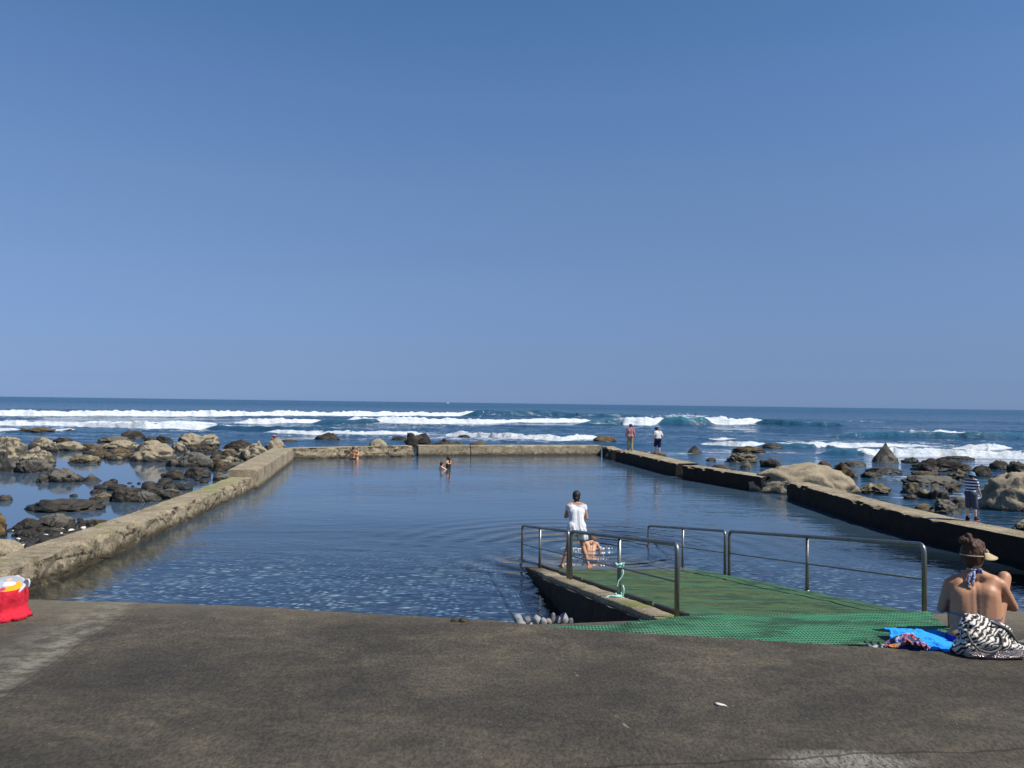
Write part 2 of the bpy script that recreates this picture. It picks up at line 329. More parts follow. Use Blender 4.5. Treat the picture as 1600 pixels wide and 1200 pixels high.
def make_mat_mat():
    t = NT('green_grating'); p = t.pos(); x, y, z = t.sep(p)
    k = 2 * math.pi / .062
    u = t.ma('MULTIPLY', t.ma('ADD', x, t.ma('MULTIPLY', y, .55)), k); v = t.ma('MULTIPLY', t.ma('SUBTRACT', x, t.ma('MULTIPLY', y, .55)), k)
    g = t.ma('MULTIPLY', t.ma('SINE', u), t.ma('SINE', v))
    hole = t.ma('MULTIPLY', t.rng(g, .15, .42), t.rng(y, 8.5, 12, .95, .55))
    n = t.noise(p, 6, 5, .7); n1 = t.noise(t.mp(p, (.5, 1.6, 1)), 1.1, 4, .6)
    green = t.mix(n, (.026, .145, .068), (.058, .235, .120))
    green = t.mix(t.rng(n1, .58, .72), green, (.10, .27, .17))
    c = green
    alg = t.ma('MULTIPLY', t.rng(t.ma('ADD', y, t.ma('MULTIPLY', t.ma('SUBTRACT', n1, .5), 9)), 7.7, 10.3), .93)
    c = t.mix(alg, c, t.mix(t.rng(t.noise(t.mp(p, (.7, 1.6, 1)), 4, 8, .8), .36, .62), (.020, .030, .008), (.105, .135, .040)))
    rs_ = t.rng(t.ma('ADD', t.ma('SUBTRACT', x, t.ma('MULTIPLY', t.ma('SUBTRACT', y, 10.1), -.147)), t.ma('MULTIPLY', t.ma('SUBTRACT', n1, .5), 1.5)), 4.1, 4.9, 0, .8)
    c = t.mix(t.ma('MULTIPLY', t.ma('MAXIMUM', rs_, t.rng(t.noise(t.mp(p, (.4, 1.4, 1)), 1.3, 5, .65), .48, .60)), t.rng(y, 8.3, 9.5, 0, .75)), c, t.mix(n, (.022, .10, .045), (.06, .19, .085)))
    st = t.rng(t.noise(t.mp(p, (.7, 1.5, 1)), 1.9, 5, .7), .49, .60)
    c = t.mix(t.ma('MULTIPLY', st, .72), c, (.018, .036, .018))
    c = t.mix(hole, c, (.005, .016, .011)); cr = t.ma('LESS_THAN', t.vor(p, 7), .055); c = t.mix(t.ma('MULTIPLY', cr, .6), c, (.4, .4, .32))
    return t.fin(t.pbr(c, .75, t.bump(t.ma('SUBTRACT', n, hole), .012), spec=.3))

def make_steel():
    t = NT('weathered_steel'); p = t.obj(); x, y, z = t.sep(t.pos())
    n = t.noise(t.mp(p, (1, 1, .5)), 14, 4, .7); n2 = t.noise(p, 3, 3)
    c = t.mix(n, (.10, .105, .095), (.30, .305, .29))
    rust = t.rng(t.ma('ADD', t.noise(t.mp(p, (1, 1, .35)), 5, 5, .7), t.rng(z, .9, .2, -.06, .08)), .52, .68)
    c = t.mix(t.ma('MULTIPLY', rust, .75), c, (.085, .05, .025))
    return t.fin(t.pbr(c, t.ma('ADD', t.rng(n2, .3, .7, .30, .50), t.ma('MULTIPLY', rust, .35)), t.bump(n, .001), t.ma('SUBTRACT', .8, t.ma('MULTIPLY', rust, .7))))

def make_skin(name, col, wet=.5):
    t = NT(name); p = t.obj(); n = t.noise(p, 9, 4, .6); n2 = t.noise(p, 90, 3)
    c = t.mix(n, tuple(v * .86 for v in col), tuple(min(1, v * 1.12) for v in col))
    c = t.mix(t.rng(t.noise(p, 4, 3), .55, .7), c, (col[0] * 1.0, col[1] * .82, col[2] * .78))
    return t.fin(t.pbr(c, wet, t.bump(n2, .0012), spec=.4, **{'Subsurface Weight': .0}))
def make_hair(name, a, b, bun=None):
    t = NT(name); p = t.obj()
    s = t.noise(t.mp(p, (1, 1, .25)), 60, 4, .7, .6)
    return t.fin(t.pbr(t.mix(s, a, b), .5, t.bump(s, .012, .9), spec=.35))
def make_cloth(name, col, var=.15, scale=9, wr=.02):
    t = NT(name); p = t.obj(); n = t.noise(p, scale, 4, .6, .4); m = t.noise(p, 400, 2)
    c = t.mix(n, tuple(v * (1 - var) for v in col), tuple(min(1, v * (1 + var)) for v in col))
    return t.fin(t.pbr(c, .9, t.bump(t.ma('ADD', n, t.ma('MULTIPLY', m, .03)), wr), spec=.15))
# ================================================================== SETTING
DZ = 1.55
crest = [P(px, py, DZ) for px, py in [(-300, 928), (50, 938), (400, 950), (800, 973), (1000, 989), (1200, 1001), (1400, 1014), (1530, 1022), (1600, 1027), (1900, 1045)]]
CX = [c.x for c in crest]; CY = [c.y for c in crest]
def yc(x): return np.interp(x, CX, CY)
def zr(y): return 1.05 - .134 * (np.asarray(y, float) - 9.28)
def XL(y): return 1.95 - .172 * (y - 9.28)
def XR(y): return 5.25 - .147 * (y - 10.1)
def yflat(x): return 7.75 + .15 * (np.asarray(x, float) - 1.6)
def deck_z(x, y):
    x = np.asarray(x, float); y = np.asarray(y, float)
    return deck_flat(x, y) + (fbm(x * .7, y * .7, 3, 5) - .5) * .03 + (fbm(x * 4, y * 4, 3, 9) - .5) * .008
def deck_flat(x, y):
    x = np.asarray(x, float); y = np.asarray(y, float)
    s = np.maximum(y - yc(x), 0); s2 = np.maximum(s - .05, 0)
    s3 = np.clip(s / .03, 0, 1) * .055
    hr = np.maximum(1.55 - s3 - .02 * np.minimum(s, 1.2) - .36 * np.maximum(y - yflat(x), 0), -1.9); hl = np.maximum(1.55 - .48 * s2, -1.9)
    xb = np.where(y < 9.3, np.interp(y, [7.38, 7.5, 7.8, 9.3], [-.1, .2, 1.5, 1.72]), XL(y) - .15)
    wgt = sstep(-.12, .12, x - xb)
    return hl * (1 - wgt) + hr * wgt
xs = np.concatenate([np.arange(-16, -4, .25), np.arange(-4, 7, .07), np.arange(7, 18, .25)])
ys = np.concatenate([np.arange(-12, 4, .4), np.arange(4, 6.3, .07), np.arange(6.3, 8.0, .018), np.arange(8.0, 11, .07), np.arange(11, 19, .2)])
X, Y = np.meshgrid(xs, ys); Z = deck_z(X, Y)
# the shallow step that crosses the bottom of the picture
sa, sb = P(780, 1197, DZ), P(1310, 1176, DZ)
ln = sa.y + (sb.y - sa.y) * (X - sa.x) / (sb.x - sa.x) + (fbm(X * 1.5, Y * 0, 3, 4) - .5) * .06
Z = Z - .035 * sstep(.05, -.02, Y - ln) * sstep(-.3, .2, X)
deck = link('concrete_deck', grid_mesh('concrete_deck', X, Y, Z), make_deck_mat()); deck['kind'] = 'structure'

# ---- pool outline (inner faces of the walls, at the water line)
left_line = [Vector((-8.35, 8.5, 0)), Vector((-8.78, 14.4, 0)), Vector((-9.04, 19.4, 0)), Vector((-9.6, 26, 0)), Vector((-10.12, 31.5, 0))]
block_line = [Vector((-10.0, 31.5, 0)), Vector((-12.75, 46.6, 0))]
bw0, bw1, bw2 = Vector((-13.1, 47.8, 0)), Vector((-6.3, 52.2, 0)), Vector((6.3, 55.6, 0))
WZ = .65
rA0, rA1 = P(962, 703, WZ), P(1056, 724, WZ)
rB0, rB1 = P(1066, 727, WZ), P(1190, 745, WZ)
rC = [P(1230, 753, WZ), P(1350, 786, WZ), P(1450, 810, WZ), P(1600, 840, WZ), P(1900, 905, WZ)]
for v in [rA0, rA1, rB0, rB1] + rC: v.z = 0

def wall(name, line, width, top, label, mat, bottom=-1.7, rough=.05, chip=.06, seed=0, out=1, slope=0.0, group=None, step=.16, topvar=.04):
    """a wall whose pool face follows the line; the body lies on the out side (+1 = left of travel)"""
    pts = []
    for a, b in zip(line[:-1], line[1:]):
        n = max(1, int((b - a).length / step))
        pts += [a.lerp(b, k / n) for k in range(n)]
    pts.append(line[-1].copy())
    prof = []
    for k in range(15): prof.append((0, bottom + (top - bottom) * (k / 14) ** .55))
    nt = max(4, int(width / .13))
    for k in range(1, nt): prof.append((width * k / nt, top))
    for k in range(6): prof.append((width, top + (bottom - top) * (k / 5) ** 1.5))
    n = len(prof); vs = []; fs = []
    for i, p in enumerate(pts):
        a = pts[max(0, i - 1)]; b = pts[min(len(pts) - 1, i + 1)]
        d = (b - a).normalized(); nrm = Vector((-d.y, d.x, 0)) * out
        for k, (o, z) in enumerate(prof):
            q = p + nrm * o; q.z = z
            s = Vector((q.x + seed, q.y, q.z))
            big = mnoise.noise(s * .8); mid = mnoise.fractal(s * 2.6, 1, 2, 4); 
            face = 1 if o == 0 else (-.6 if o >= width else 0)
            q -= nrm * face * (rough * mid + rough * .8 * big)
            if z > top - .02 and 0 < o < width: q.z += topvar * (big * .7 + mid * .35) + slope * (o / width - .5)
            ed = 0
            if o == 0 and z > top - .06:      # broken arris
                c = max(0, mnoise.fractal(s * 1.3 + Vector((9, 3, 1)), 1, 2, 4) - .02)
                q += nrm * c * chip * 3; q.z -= c * chip * 3.5 + .012
            vs.append(q)
    m = len(pts)
    for i in range(m - 1):
        for k in range(n - 1):
            a = i * n + k
            fs.append((a, a + 1, a + n + 1, a + n) if out < 0 else (a, a + n, a + n + 1, a + 1))
    fs.append(tuple(range(n)) if out > 0 else tuple(reversed(range(n)))); fs.append(tuple(reversed(range((m - 1) * n, m * n))) if out > 0 else tuple(range((m - 1) * n, m * n)))
    me = mesh(name, vs, fs)
    o = link(name, me, mat)
    try:
        me.set_sharp_from_angle(angle=R(38))
    except Exception: pass
    setp(o, label, 'wall', group); return o

M_wall_old = make_wall_mat('cracked_old_concrete', crack=1.0, moss=.75)
M_wall_new = make_wall_mat('smooth_pale_concrete', crack=.15, moss=.1)
M_wall_back = make_wall_mat('stained_back_concrete', crack=.45, moss=.1)
M_wall_right = make_wall_mat('algae_and_shade_concrete', crack=.3, dark=.98, moss=.05)  # shade of the pool faces is painted into the colour
wall('sea_wall', left_line, .86, .52, 'long low cracked concrete wall with moss on top along the left side of the pool', M_wall_old, rough=.085, chip=.13, seed=3, out=1, topvar=.06, step=.1)
wall('sea_wall', block_line, 1.15, .78, 'smooth pale straight concrete wall block at the far end of the cracked left wall', M_wall_new, rough=.015, chip=.02, seed=11, out=1, topvar=.015)
wall('sea_wall', [bw0, bw1 - (bw1 - bw0).normalized() * .1], .9, .68, 'crumbling rubble-faced back wall section behind the embracing couple', M_wall_old, rough=.2, chip=.25, seed=21, out=1, topvar=.09)
bd = (bw2 - bw1); bm_ = bw1 + bd * .285
wall('sea_wall', [bw1 + bd.normalized() * .22, bm_ - bd.normalized() * .02], .9, .70, 'short smooth back wall panel between the dark gap and the joint', M_wall_back, rough=.02, chip=.05, seed=31, out=1)
wall('sea_wall', [bm_ + bd.normalized() * .04, bw2], .9, .69, 'long smooth tan back wall panel ending at the right corner of the pool', M_wall_back, rough=.025, chip=.05, seed=41, out=1)
wall('sea_wall', [bw2 + Vector((.1, 0.2, 0)), rA0 + Vector((-.25, .3, 0))], .8, .62, 'stubby dark wall piece at the far right pool corner beyond the two walkers', M_wall_right, rough=.05, chip=.12, seed=51, out=1)
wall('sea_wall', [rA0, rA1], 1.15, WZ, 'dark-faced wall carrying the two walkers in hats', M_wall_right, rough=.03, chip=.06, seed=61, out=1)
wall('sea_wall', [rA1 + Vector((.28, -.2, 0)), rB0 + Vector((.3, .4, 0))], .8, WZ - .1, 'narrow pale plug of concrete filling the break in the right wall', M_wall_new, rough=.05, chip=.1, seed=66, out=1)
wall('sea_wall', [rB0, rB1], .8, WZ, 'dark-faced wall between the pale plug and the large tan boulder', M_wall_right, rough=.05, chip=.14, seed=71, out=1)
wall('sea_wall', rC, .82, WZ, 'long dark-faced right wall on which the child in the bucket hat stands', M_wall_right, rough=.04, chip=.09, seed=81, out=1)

# ---- submerged rubble footing under the left wall, coloured also as the wall's reflection
def footing():
    us = np.linspace(0, 1, 150); vs_ = np.linspace(0, 1, 22)
    U, V = np.meshgrid(us, vs_)
    ly = [p.y for p in left_line]; lx = [p.x for p in left_line]
    Yv = 9 + U * 21; Xv = np.interp(Yv, ly, lx)
    wd = np.interp(Yv, [9, 13.5, 16, 24, 30], [2.0, 1.9, 1.2, .8, .6])
    wd = wd * (.75 + .5 * fbm(Yv * .6, Yv * 0, 3, 3))
    Xx = Xv - .1 + V * wd
    top = np.interp(Yv, [9, 14, 16, 30], [.16, .06, -.03, -.08])
    Zz = top - 1.15 * V ** 1.3 + (fbm(Xx * 2.2, Yv * 2.2, 5, 8) - .5) * .46
    return grid_mesh('rubble_footing', Xx, Yv, Zz)
tb = NT('footing_stone_and_reflection'); p_ = tb.pos(); nn = tb.noise(tb.mp(p_, (.8, 1.3, 1)), 3.0, 7, .8)
cf = tb.ramp(nn, [(.42, (.010, .008, .005)), (.52, (.050, .035, .016)), (.64, (.19, .130, .058))])  # brown streaks serve as stone and as painted reflection of the wall
M_foot = tb.fin(tb.pbr(cf, .85, tb.bump(nn, .08)))
fo_ = link('rubble_footing', footing(), M_foot); fo_['kind'] = 'stuff'; fo_['label'] = 'brown broken stone lying under water along the foot of the left wall'; fo_['category'] = 'rubble'

# ---- pool floor and water
xs = np.linspace(-16, 16, 90); ys = np.linspace(9, 58, 130); X, Y = np.meshgrid(xs, ys)
Z = np.maximum(-.16 - .055 * (Y - 12.5), -1.35) + (fbm(X * .8, Y * .8, 3, 2) - .5) * .12
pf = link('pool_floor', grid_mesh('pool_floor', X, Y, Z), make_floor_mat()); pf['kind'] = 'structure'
poly = [Vector((-8.8, 8.5, 0))] + [p + Vector((-.4, 0, 0)) for p in left_line[1:]] + [p + Vector((-.5, .2, 0)) for p in block_line] + [bw0 + Vector((-.3, .5, 0)), bw1 + Vector((0, .45, 0)), bw2 + Vector((.5, .4, 0)),
        rA0 + Vector((.45, 0, 0)), rA1 + Vector((.5, 0, 0)), rB0 + Vector((.5, 0, 0)), rB1 + Vector((.5, 0, 0)), rC[0] + Vector((.3, 0, 0))] + [p + Vector((.35, 0, 0)) for p in rC[1:]] + [Vector((rC[-1].x + .4, 9, 0))]
ring_c = P(925, 858, 0)
pw = link('pool_water', mesh('pool_water', poly, [tuple(range(len(poly)))]), make_pool_mat(ring_c), smooth=False); pw['kind'] = 'structure'
if pw.data.polygons[0].normal.z < 0: pw.data.flip_normals()
pxs = np.array([p.x for p in poly]); pys = np.array([p.y for p in poly])
def inside(x, y):
    r = np.zeros(x.shape, bool); n = len(poly); j = n - 1
    for i in range(n):
        c = ((pys[i] > y) != (pys[j] > y))
        with np.errstate(divide='ignore', invalid='ignore'):
            r ^= c & (x < (pxs[j] - pxs[i]) * (y - pys[i]) / (pys[j] - pys[i]) + pxs[i])
        j = i
    return r

# ---- open sea with breaking waves
cols = np.concatenate([np.linspace(-1500, -220, 60)[:-1], np.arange(-220, 1830, 2.3), np.linspace(1840, 3100, 60)])
rows = np.concatenate([np.geomspace(9, 58, 170)[:-1], np.arange(58, 236, .36), np.geomspace(237, 26000, 70)])
PX, Y = np.meshgrid(cols, rows); X = Y * (PX - 800) / F
Z = np.zeros_like(X); foam = np.zeros_like(X); teal = np.zeros_like(X)
HOR = 630 + (PX - 800) * math.tan(ROLL)
n_lo = fbm(X * .12, Y * .05, 3, 1); n_md = fbm(X * .55, Y * .5, 4, 2); n_hi = fbm(X * 2.1, Y * 1.8, 3, 3)
open_ = sstep(56, 75, Y)
Z += open_ * ((fbm(X * .045, Y * .12, 3, 6) - .5) * .8 + (n_md - .5) * .34)
def breaker(kind, keys, trail=4.0, amp=1.0, seed=0, wash=0.0):
    """keys: (px, base_py, top_py) along the crest; kind f = foaming, g = still unbroken"""
    global Z, foam, teal
    kx = np.array([k[0] for k in keys], float); kb = np.array([k[1] for k in keys], float); kt = np.array([k[2] for k in keys], float)
    sel = (PX > kx[0] - 40) & (PX < kx[-1] + 40)
    b = np.interp(PX, kx, kb) - HOR; tpp = np.interp(PX, kx, kt) - HOR
    D = CAM_H * F / np.maximum(b, 4)
    wig = (vn(PX / 34.0, PX * 0, 50 + seed) - .5) * 1.6 + (vn(PX / 9.0, PX * 0, 60 + seed) - .5) * .8
    H0 = np.clip(CAM_H - tpp / F * (D + 1.4), .12, 2.2)
    taper = sstep(kx[0] - 22, kx[0] + 18, PX) * sstep(kx[-1] + 22, kx[-1] - 18, PX)
    H = H0 * taper * amp * (.82 + .36 * vn(PX / 15.0, PX * 0, 70 + seed))
    t = Y - D - wig * np.clip(H0, .3, 1)
    wf = (.9 if kind == 'f' else 1.9) * np.clip(H0, .35, 2); wb = 5.5 * np.clip(H0, .4, 2)
    up = sstep(0, 1, t / wf); dn = 1 - sstep(0, 1, (t - wf) / wb)
    prof = np.where(t < wf, up ** .8, dn)
    if kind == 'f':
        lump = 1 + (n_hi - .5) * .55 + (n_md - .5) * .35
        Z = np.where(sel, np.maximum(Z, H * prof * lump), Z)
        tr = trail * (.6 + .8 * n_lo)
        fm = sstep(-.9, -.1, t) * np.where(t < wf * 1.25, 1.0, np.clip(1 - (t - wf * 1.25) / np.maximum(tr, .2), 0, 1) * .52) * sstep(.05, .35, taper)
        foam = np.where(sel, np.maximum(foam, fm), foam)
        if wash: foam = np.where(sel, np.maximum(foam, .42 * taper * sstep(-wash, 0, t) * (t < 1)), foam)
    else:
        Z = np.where(sel, np.maximum(Z, H * prof * (1 + (n_md - .5) * .12)), Z)
        if kind_t > .9: foam = np.where(sel, np.maximum(foam, .50 * taper * sstep(wf * .62, wf * .9, t) * (t < wf * 1.5)), foam)
        teal = np.where(sel, np.maximum(teal, taper * up * (t < wf * 1.5) * (t > 0) * (.35 + .65 * up) * kind_t), teal)
kind_t = .12
breaker('f', [(-400, 655, 637), (0, 650.5, 641), (400, 650.5, 643), (755, 650, 643.5)], 1.2, seed=1)
breaker('g', [(735, 651, 641), (860, 651, 642), (900, 651.5, 644.5), (1010, 652, 648)], seed=2)
breaker('f', [(-400, 664, 655), (0, 664.5, 657), (160, 665.5, 658), (330, 663, 658)], 1.5, seed=3)
breaker('f', [(132, 667, 660), (230, 671.5, 659.5), (300, 671.5, 662), (385, 671, 664.5)], 4, seed=4)
breaker('g', [(330, 672, 664), (430, 673, 665.5), (530, 672, 667)], seed=5)
breaker('f', [(378, 661.5, 655), (440, 662, 654), (514, 661, 656)], 3, seed=6)
kind_t = .35
breaker('g', [(500, 663, 655), (530, 663, 654.5), (600, 662, 655)], seed=7)
breaker('f', [(540, 661.5, 653), (620, 662, 652.5), (755, 662, 654), (800, 660, 655), (880, 660, 653), (930, 659.5, 656)], 3, seed=8)
breaker('f', [(424, 677, 670), (470, 678.5, 672), (560, 680, 673), (660, 679, 674)], 5, seed=9, wash=2)
breaker('f', [(708, 680, 673), (800, 686, 677), (880, 689, 680), (930, 685, 677)], 9, seed=10, wash=1.5)
kind_t = .45
breaker('g', [(915, 664, 655), (950, 664, 653), (970, 664, 654)], seed=11)
breaker('f', [(953, 660, 651), (975, 664, 652), (1010, 664.5, 652), (1044, 663.5, 651.5)], 3, seed=12, wash=2)
kind_t = 1.0
breaker('g', [(1034, 664.5, 651.5), (1065, 665, 650.5), (1112, 664.5, 651.5)], seed=13)
breaker('f', [(1094, 664, 651.5), (1140, 664.5, 652.5), (1198, 663.5, 654)], 3, seed=14)
kind_t = .35
breaker('g', [(1180, 664, 655), (1230, 666, 656), (1320, 668, 660)], seed=15)
breaker('f', [(1108, 694, 689), (1160, 698, 687.5), (1194, 697, 689)], 3, seed=16)
breaker('f', [(1120, 688, 682), (1130, 688, 681), (1140, 688, 683)], 1, seed=17)
breaker('g', [(1190, 699, 691), (1230, 700, 692), (1300, 700, 692)], seed=18)
breaker('f', [(1222, 695, 690.5), (1265, 699, 689.5), (1320, 699, 691), (1390, 698.5, 692), (1440, 697, 693)], 6, seed=19)
breaker('g', [(1290, 711, 701), (1330, 712, 699), (1380, 711, 702)], seed=20)
kind_t = .3
breaker('g', [(1300, 684, 677), (1400, 684, 674), (1520, 686, 676), (1660, 688, 677), (1900, 690, 678)], seed=21)
breaker('f', [(1394, 678, 673), (1450, 683, 672.5), (1490, 683, 674), (1522, 681, 675)], 2.5, seed=22)
breaker('f', [(1352, 711, 701), (1400, 712, 699), (1470, 712.5, 700), (1530, 715, 703), (1610, 716, 704), (1800, 720, 706)], 5, seed=23, wash=1)
breaker('f', [(1500, 701, 695), (1545, 702, 692.5), (1572, 701, 694)], 3, seed=24)
breaker('f', [(-60, 676, 669), (0, 675, 668.5), (30, 674, 668)], 3, seed=25)
breaker('f', [(86, 674, 669), (108, 673.5, 669)], 1, seed=26)
# thin wash and streaks in the shallows, and round the rocks
shal = sstep(56, 62, Y) * (1 - sstep(95, 150, Y))
foam = np.maximum(foam, shal * .36 * sstep(.5, .72, fbm(X * .10, Y * .09, 4, 12)))
foam = np.maximum(foam, .30 * sstep(.58, .75, fbm(X * .05, Y * .035, 4, 14)) * sstep(90, 120, Y) * (1 - sstep(200, 260, Y)))
rs_ = sstep(24, 34, Y) * (1 - sstep(60, 70, Y)) * (X > 9)
foam = np.maximum(foam, rs_ * .33 * sstep(.56, .72, fbm(X * .25, Y * .22, 4, 15)))
rip = np.clip(.22 + .78 * sstep(58, 78, Y), 0, 1)
rip = np.where((X < -8) & (Y < 80), .004 + .996 * sstep(55, 70, Y + (n_lo - .5) * 8) * 1.0, rip)
rip = np.where((X > 8) & (Y < 24), rip * .5, rip)
rip = np.where(foam > .3, rip * .4, rip)
Zc = np.where(Y < 56, 0, Z)
xc_ = (X[:-1, :-1] + X[1:, 1:]) / 2; yc_ = (Y[:-1, :-1] + Y[1:, 1:]) / 2
me = grid_mesh('sea', X, Y, Zc - .004, keep=~inside(xc_, yc_))
attr(me, 'foam', foam); attr(me, 'teal', teal); attr(me, 'rip', rip)
sea = link('sea', me, make_sea_mat(), smooth=False); sea['kind'] = 'structure'
# ================================================================== ROCKS
def base_ico(sub):
    bm = bmesh.new(); bmesh.ops.create_icosphere(bm, subdivisions=sub, radius=1)
    v = np.array([x.co[:] for x in bm.verts]); f = [tuple(q.index for q in x.verts) for x in bm.faces]; bm.free(); return v, f
ICO = {3: base_ico(3), 4: base_ico(4), 5: base_ico(5)}
def rock_mesh(name, wx, wy, h, shape, seed, sub=4):
    """a boulder: base at z = 0, wx by wy across, h high"""
    v, f = ICO[sub]; rs = random.Random(seed); off = Vector((rs.uniform(-50, 50), rs.uniform(-50, 50), rs.uniform(-50, 50)))
    # facets: clip the ball with random planes so that it reads as broken stone
    nf = {'round': 5, 'dome': 4, 'flat': 7, 'block': 12, 'slab': 9, 'pyramid': 6, 'ridge': 9, 'jag': 12, 'saddle': 5}[shape]
    planes = []
    for _ in range(nf):
        n = Vector((rs.gauss(0, 1), rs.gauss(0, 1), rs.gauss(0, .8))).normalized(); planes.append((n, rs.uniform(.62, .86) if shape in ('block', 'jag', 'slab', 'ridge') else rs.uniform(.78, .95)))
    amp = {'round': .15, 'dome': .11, 'flat': .16, 'block': .2, 'slab': .18, 'pyramid': .08, 'ridge': .28, 'jag': .36, 'saddle': .08}[shape]
    out = []
    sk = rs.uniform(-.3, .3)
    for p in v:
        q = Vector(p)
        for n, d in planes:
            t = q.dot(n)
            if t > d: q -= n * (t - d) * .9
        nn = mnoise.fractal(q * 1.3 + off, .9, 2, 5); hf = mnoise.fractal(q * 4.5 + off, .8, 2, 4)
        vd_ = mnoise.voronoi(q * 1.5 + off)[0]; q *= 1 - (.12 if shape in ('jag', 'block', 'ridge', 'slab') else .07) * max(0, .22 - (vd_[1] - vd_[0])) / .22
        rd = abs(mnoise.noise(q * 2.2 + off)) + .5 * abs(mnoise.noise(q * 5 + off)); q *= 1 + amp * nn + amp * .45 * hf + (.085 if shape != 'pyramid' else .05) * (rd - .35)
        if shape == 'pyramid':
            k = max(0, (q.z + .2)) / 1.2; s = max(.06, 1 - .88 * min(1, k)); q.x = q.x * s - .10 * k * (1 - k); q.y *= s
        elif shape == 'ridge':
            q.z *= .72 + .35 * mnoise.noise(Vector((q.x * 2.3, seed, 0)))
        elif shape == 'saddle':
            q.z += -.32 * math.exp(-((q.x - .12) / .3) ** 2) * (q.z > 0) + .18 * max(0, q.x - .4)
        elif shape == 'slab':
            q.z += sk * q.x
        out.append(q)
    a = np.array(out); mx = a.max(0); mn = a.min(0)
    if shape in ('flat', 'slab', 'dome', 'round', 'block'): a[:, 2] = np.where(a[:, 2] > 0, a[:, 2], a[:, 2] * .6)
    mx = a.max(0); mn = a.min(0)
    a[:, 0] = (a[:, 0] - (mx[0] + mn[0]) / 2) / (mx[0] - mn[0]) * wx
    a[:, 1] = (a[:, 1] - (mx[1] + mn[1]) / 2) / (mx[1] - mn[1]) * wy
    up = h / mx[2]; a[:, 2] = np.where(a[:, 2] > 0, a[:, 2] * up, a[:, 2] * max(up, .35 * wy))
    me = mesh(name, a, f)
    return me
TAN, DRK, GRY, BRN, OLV = 'tan', 'dark', 'grey', 'brown', 'olive'
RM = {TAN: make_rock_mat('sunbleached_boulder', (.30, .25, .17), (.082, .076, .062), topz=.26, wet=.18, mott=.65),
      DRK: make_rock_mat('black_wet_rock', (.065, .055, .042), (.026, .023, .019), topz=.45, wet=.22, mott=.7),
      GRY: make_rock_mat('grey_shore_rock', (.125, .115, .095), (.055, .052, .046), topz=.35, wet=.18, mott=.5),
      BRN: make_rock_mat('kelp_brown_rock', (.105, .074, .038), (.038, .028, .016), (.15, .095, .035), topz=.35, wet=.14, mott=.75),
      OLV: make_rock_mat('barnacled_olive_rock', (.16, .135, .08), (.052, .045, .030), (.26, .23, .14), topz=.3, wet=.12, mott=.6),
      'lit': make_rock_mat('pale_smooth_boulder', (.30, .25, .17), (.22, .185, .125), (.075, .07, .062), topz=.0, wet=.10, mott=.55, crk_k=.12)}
rock_n = [0]
def rock(x0, x1, ytop, ybase, style, shape, label, deep=.75, z=0.0, rz=0.0, sub=4, group=None, sink=0.0, name='boulder', grow=1.06):
    rock_n[0] += 1
    cx = (x0 + x1) / 2; b = P(cx, ybase, z); ppm = F / b.y
    wx = (x1 - x0) / ppm * grow; wy = max(.12, wx * deep); wy = min(wy, 3.2)
    yc0 = b.y + wy * .42; h = CAM_H - z - (ytop - hor(cx)) / F * yc0
    h = max(h, .06)
    big = (x1 - x0) > 70
    me = rock_mesh(name, wx, wy, h, shape, rock_n[0] * 13 + 5, 5 if (x1 - x0) > 44 else (sub if (x1 - x0) > 14 else 3))
    loc = PD(cx, 700, yc0); loc.x = (cx - 800) / F * yc0; loc.z = z
    o = link(name, me, RM[style], loc=loc); o.rotation_euler = (0, 0, rz)
    setp(o, label, 'rock', group); return o

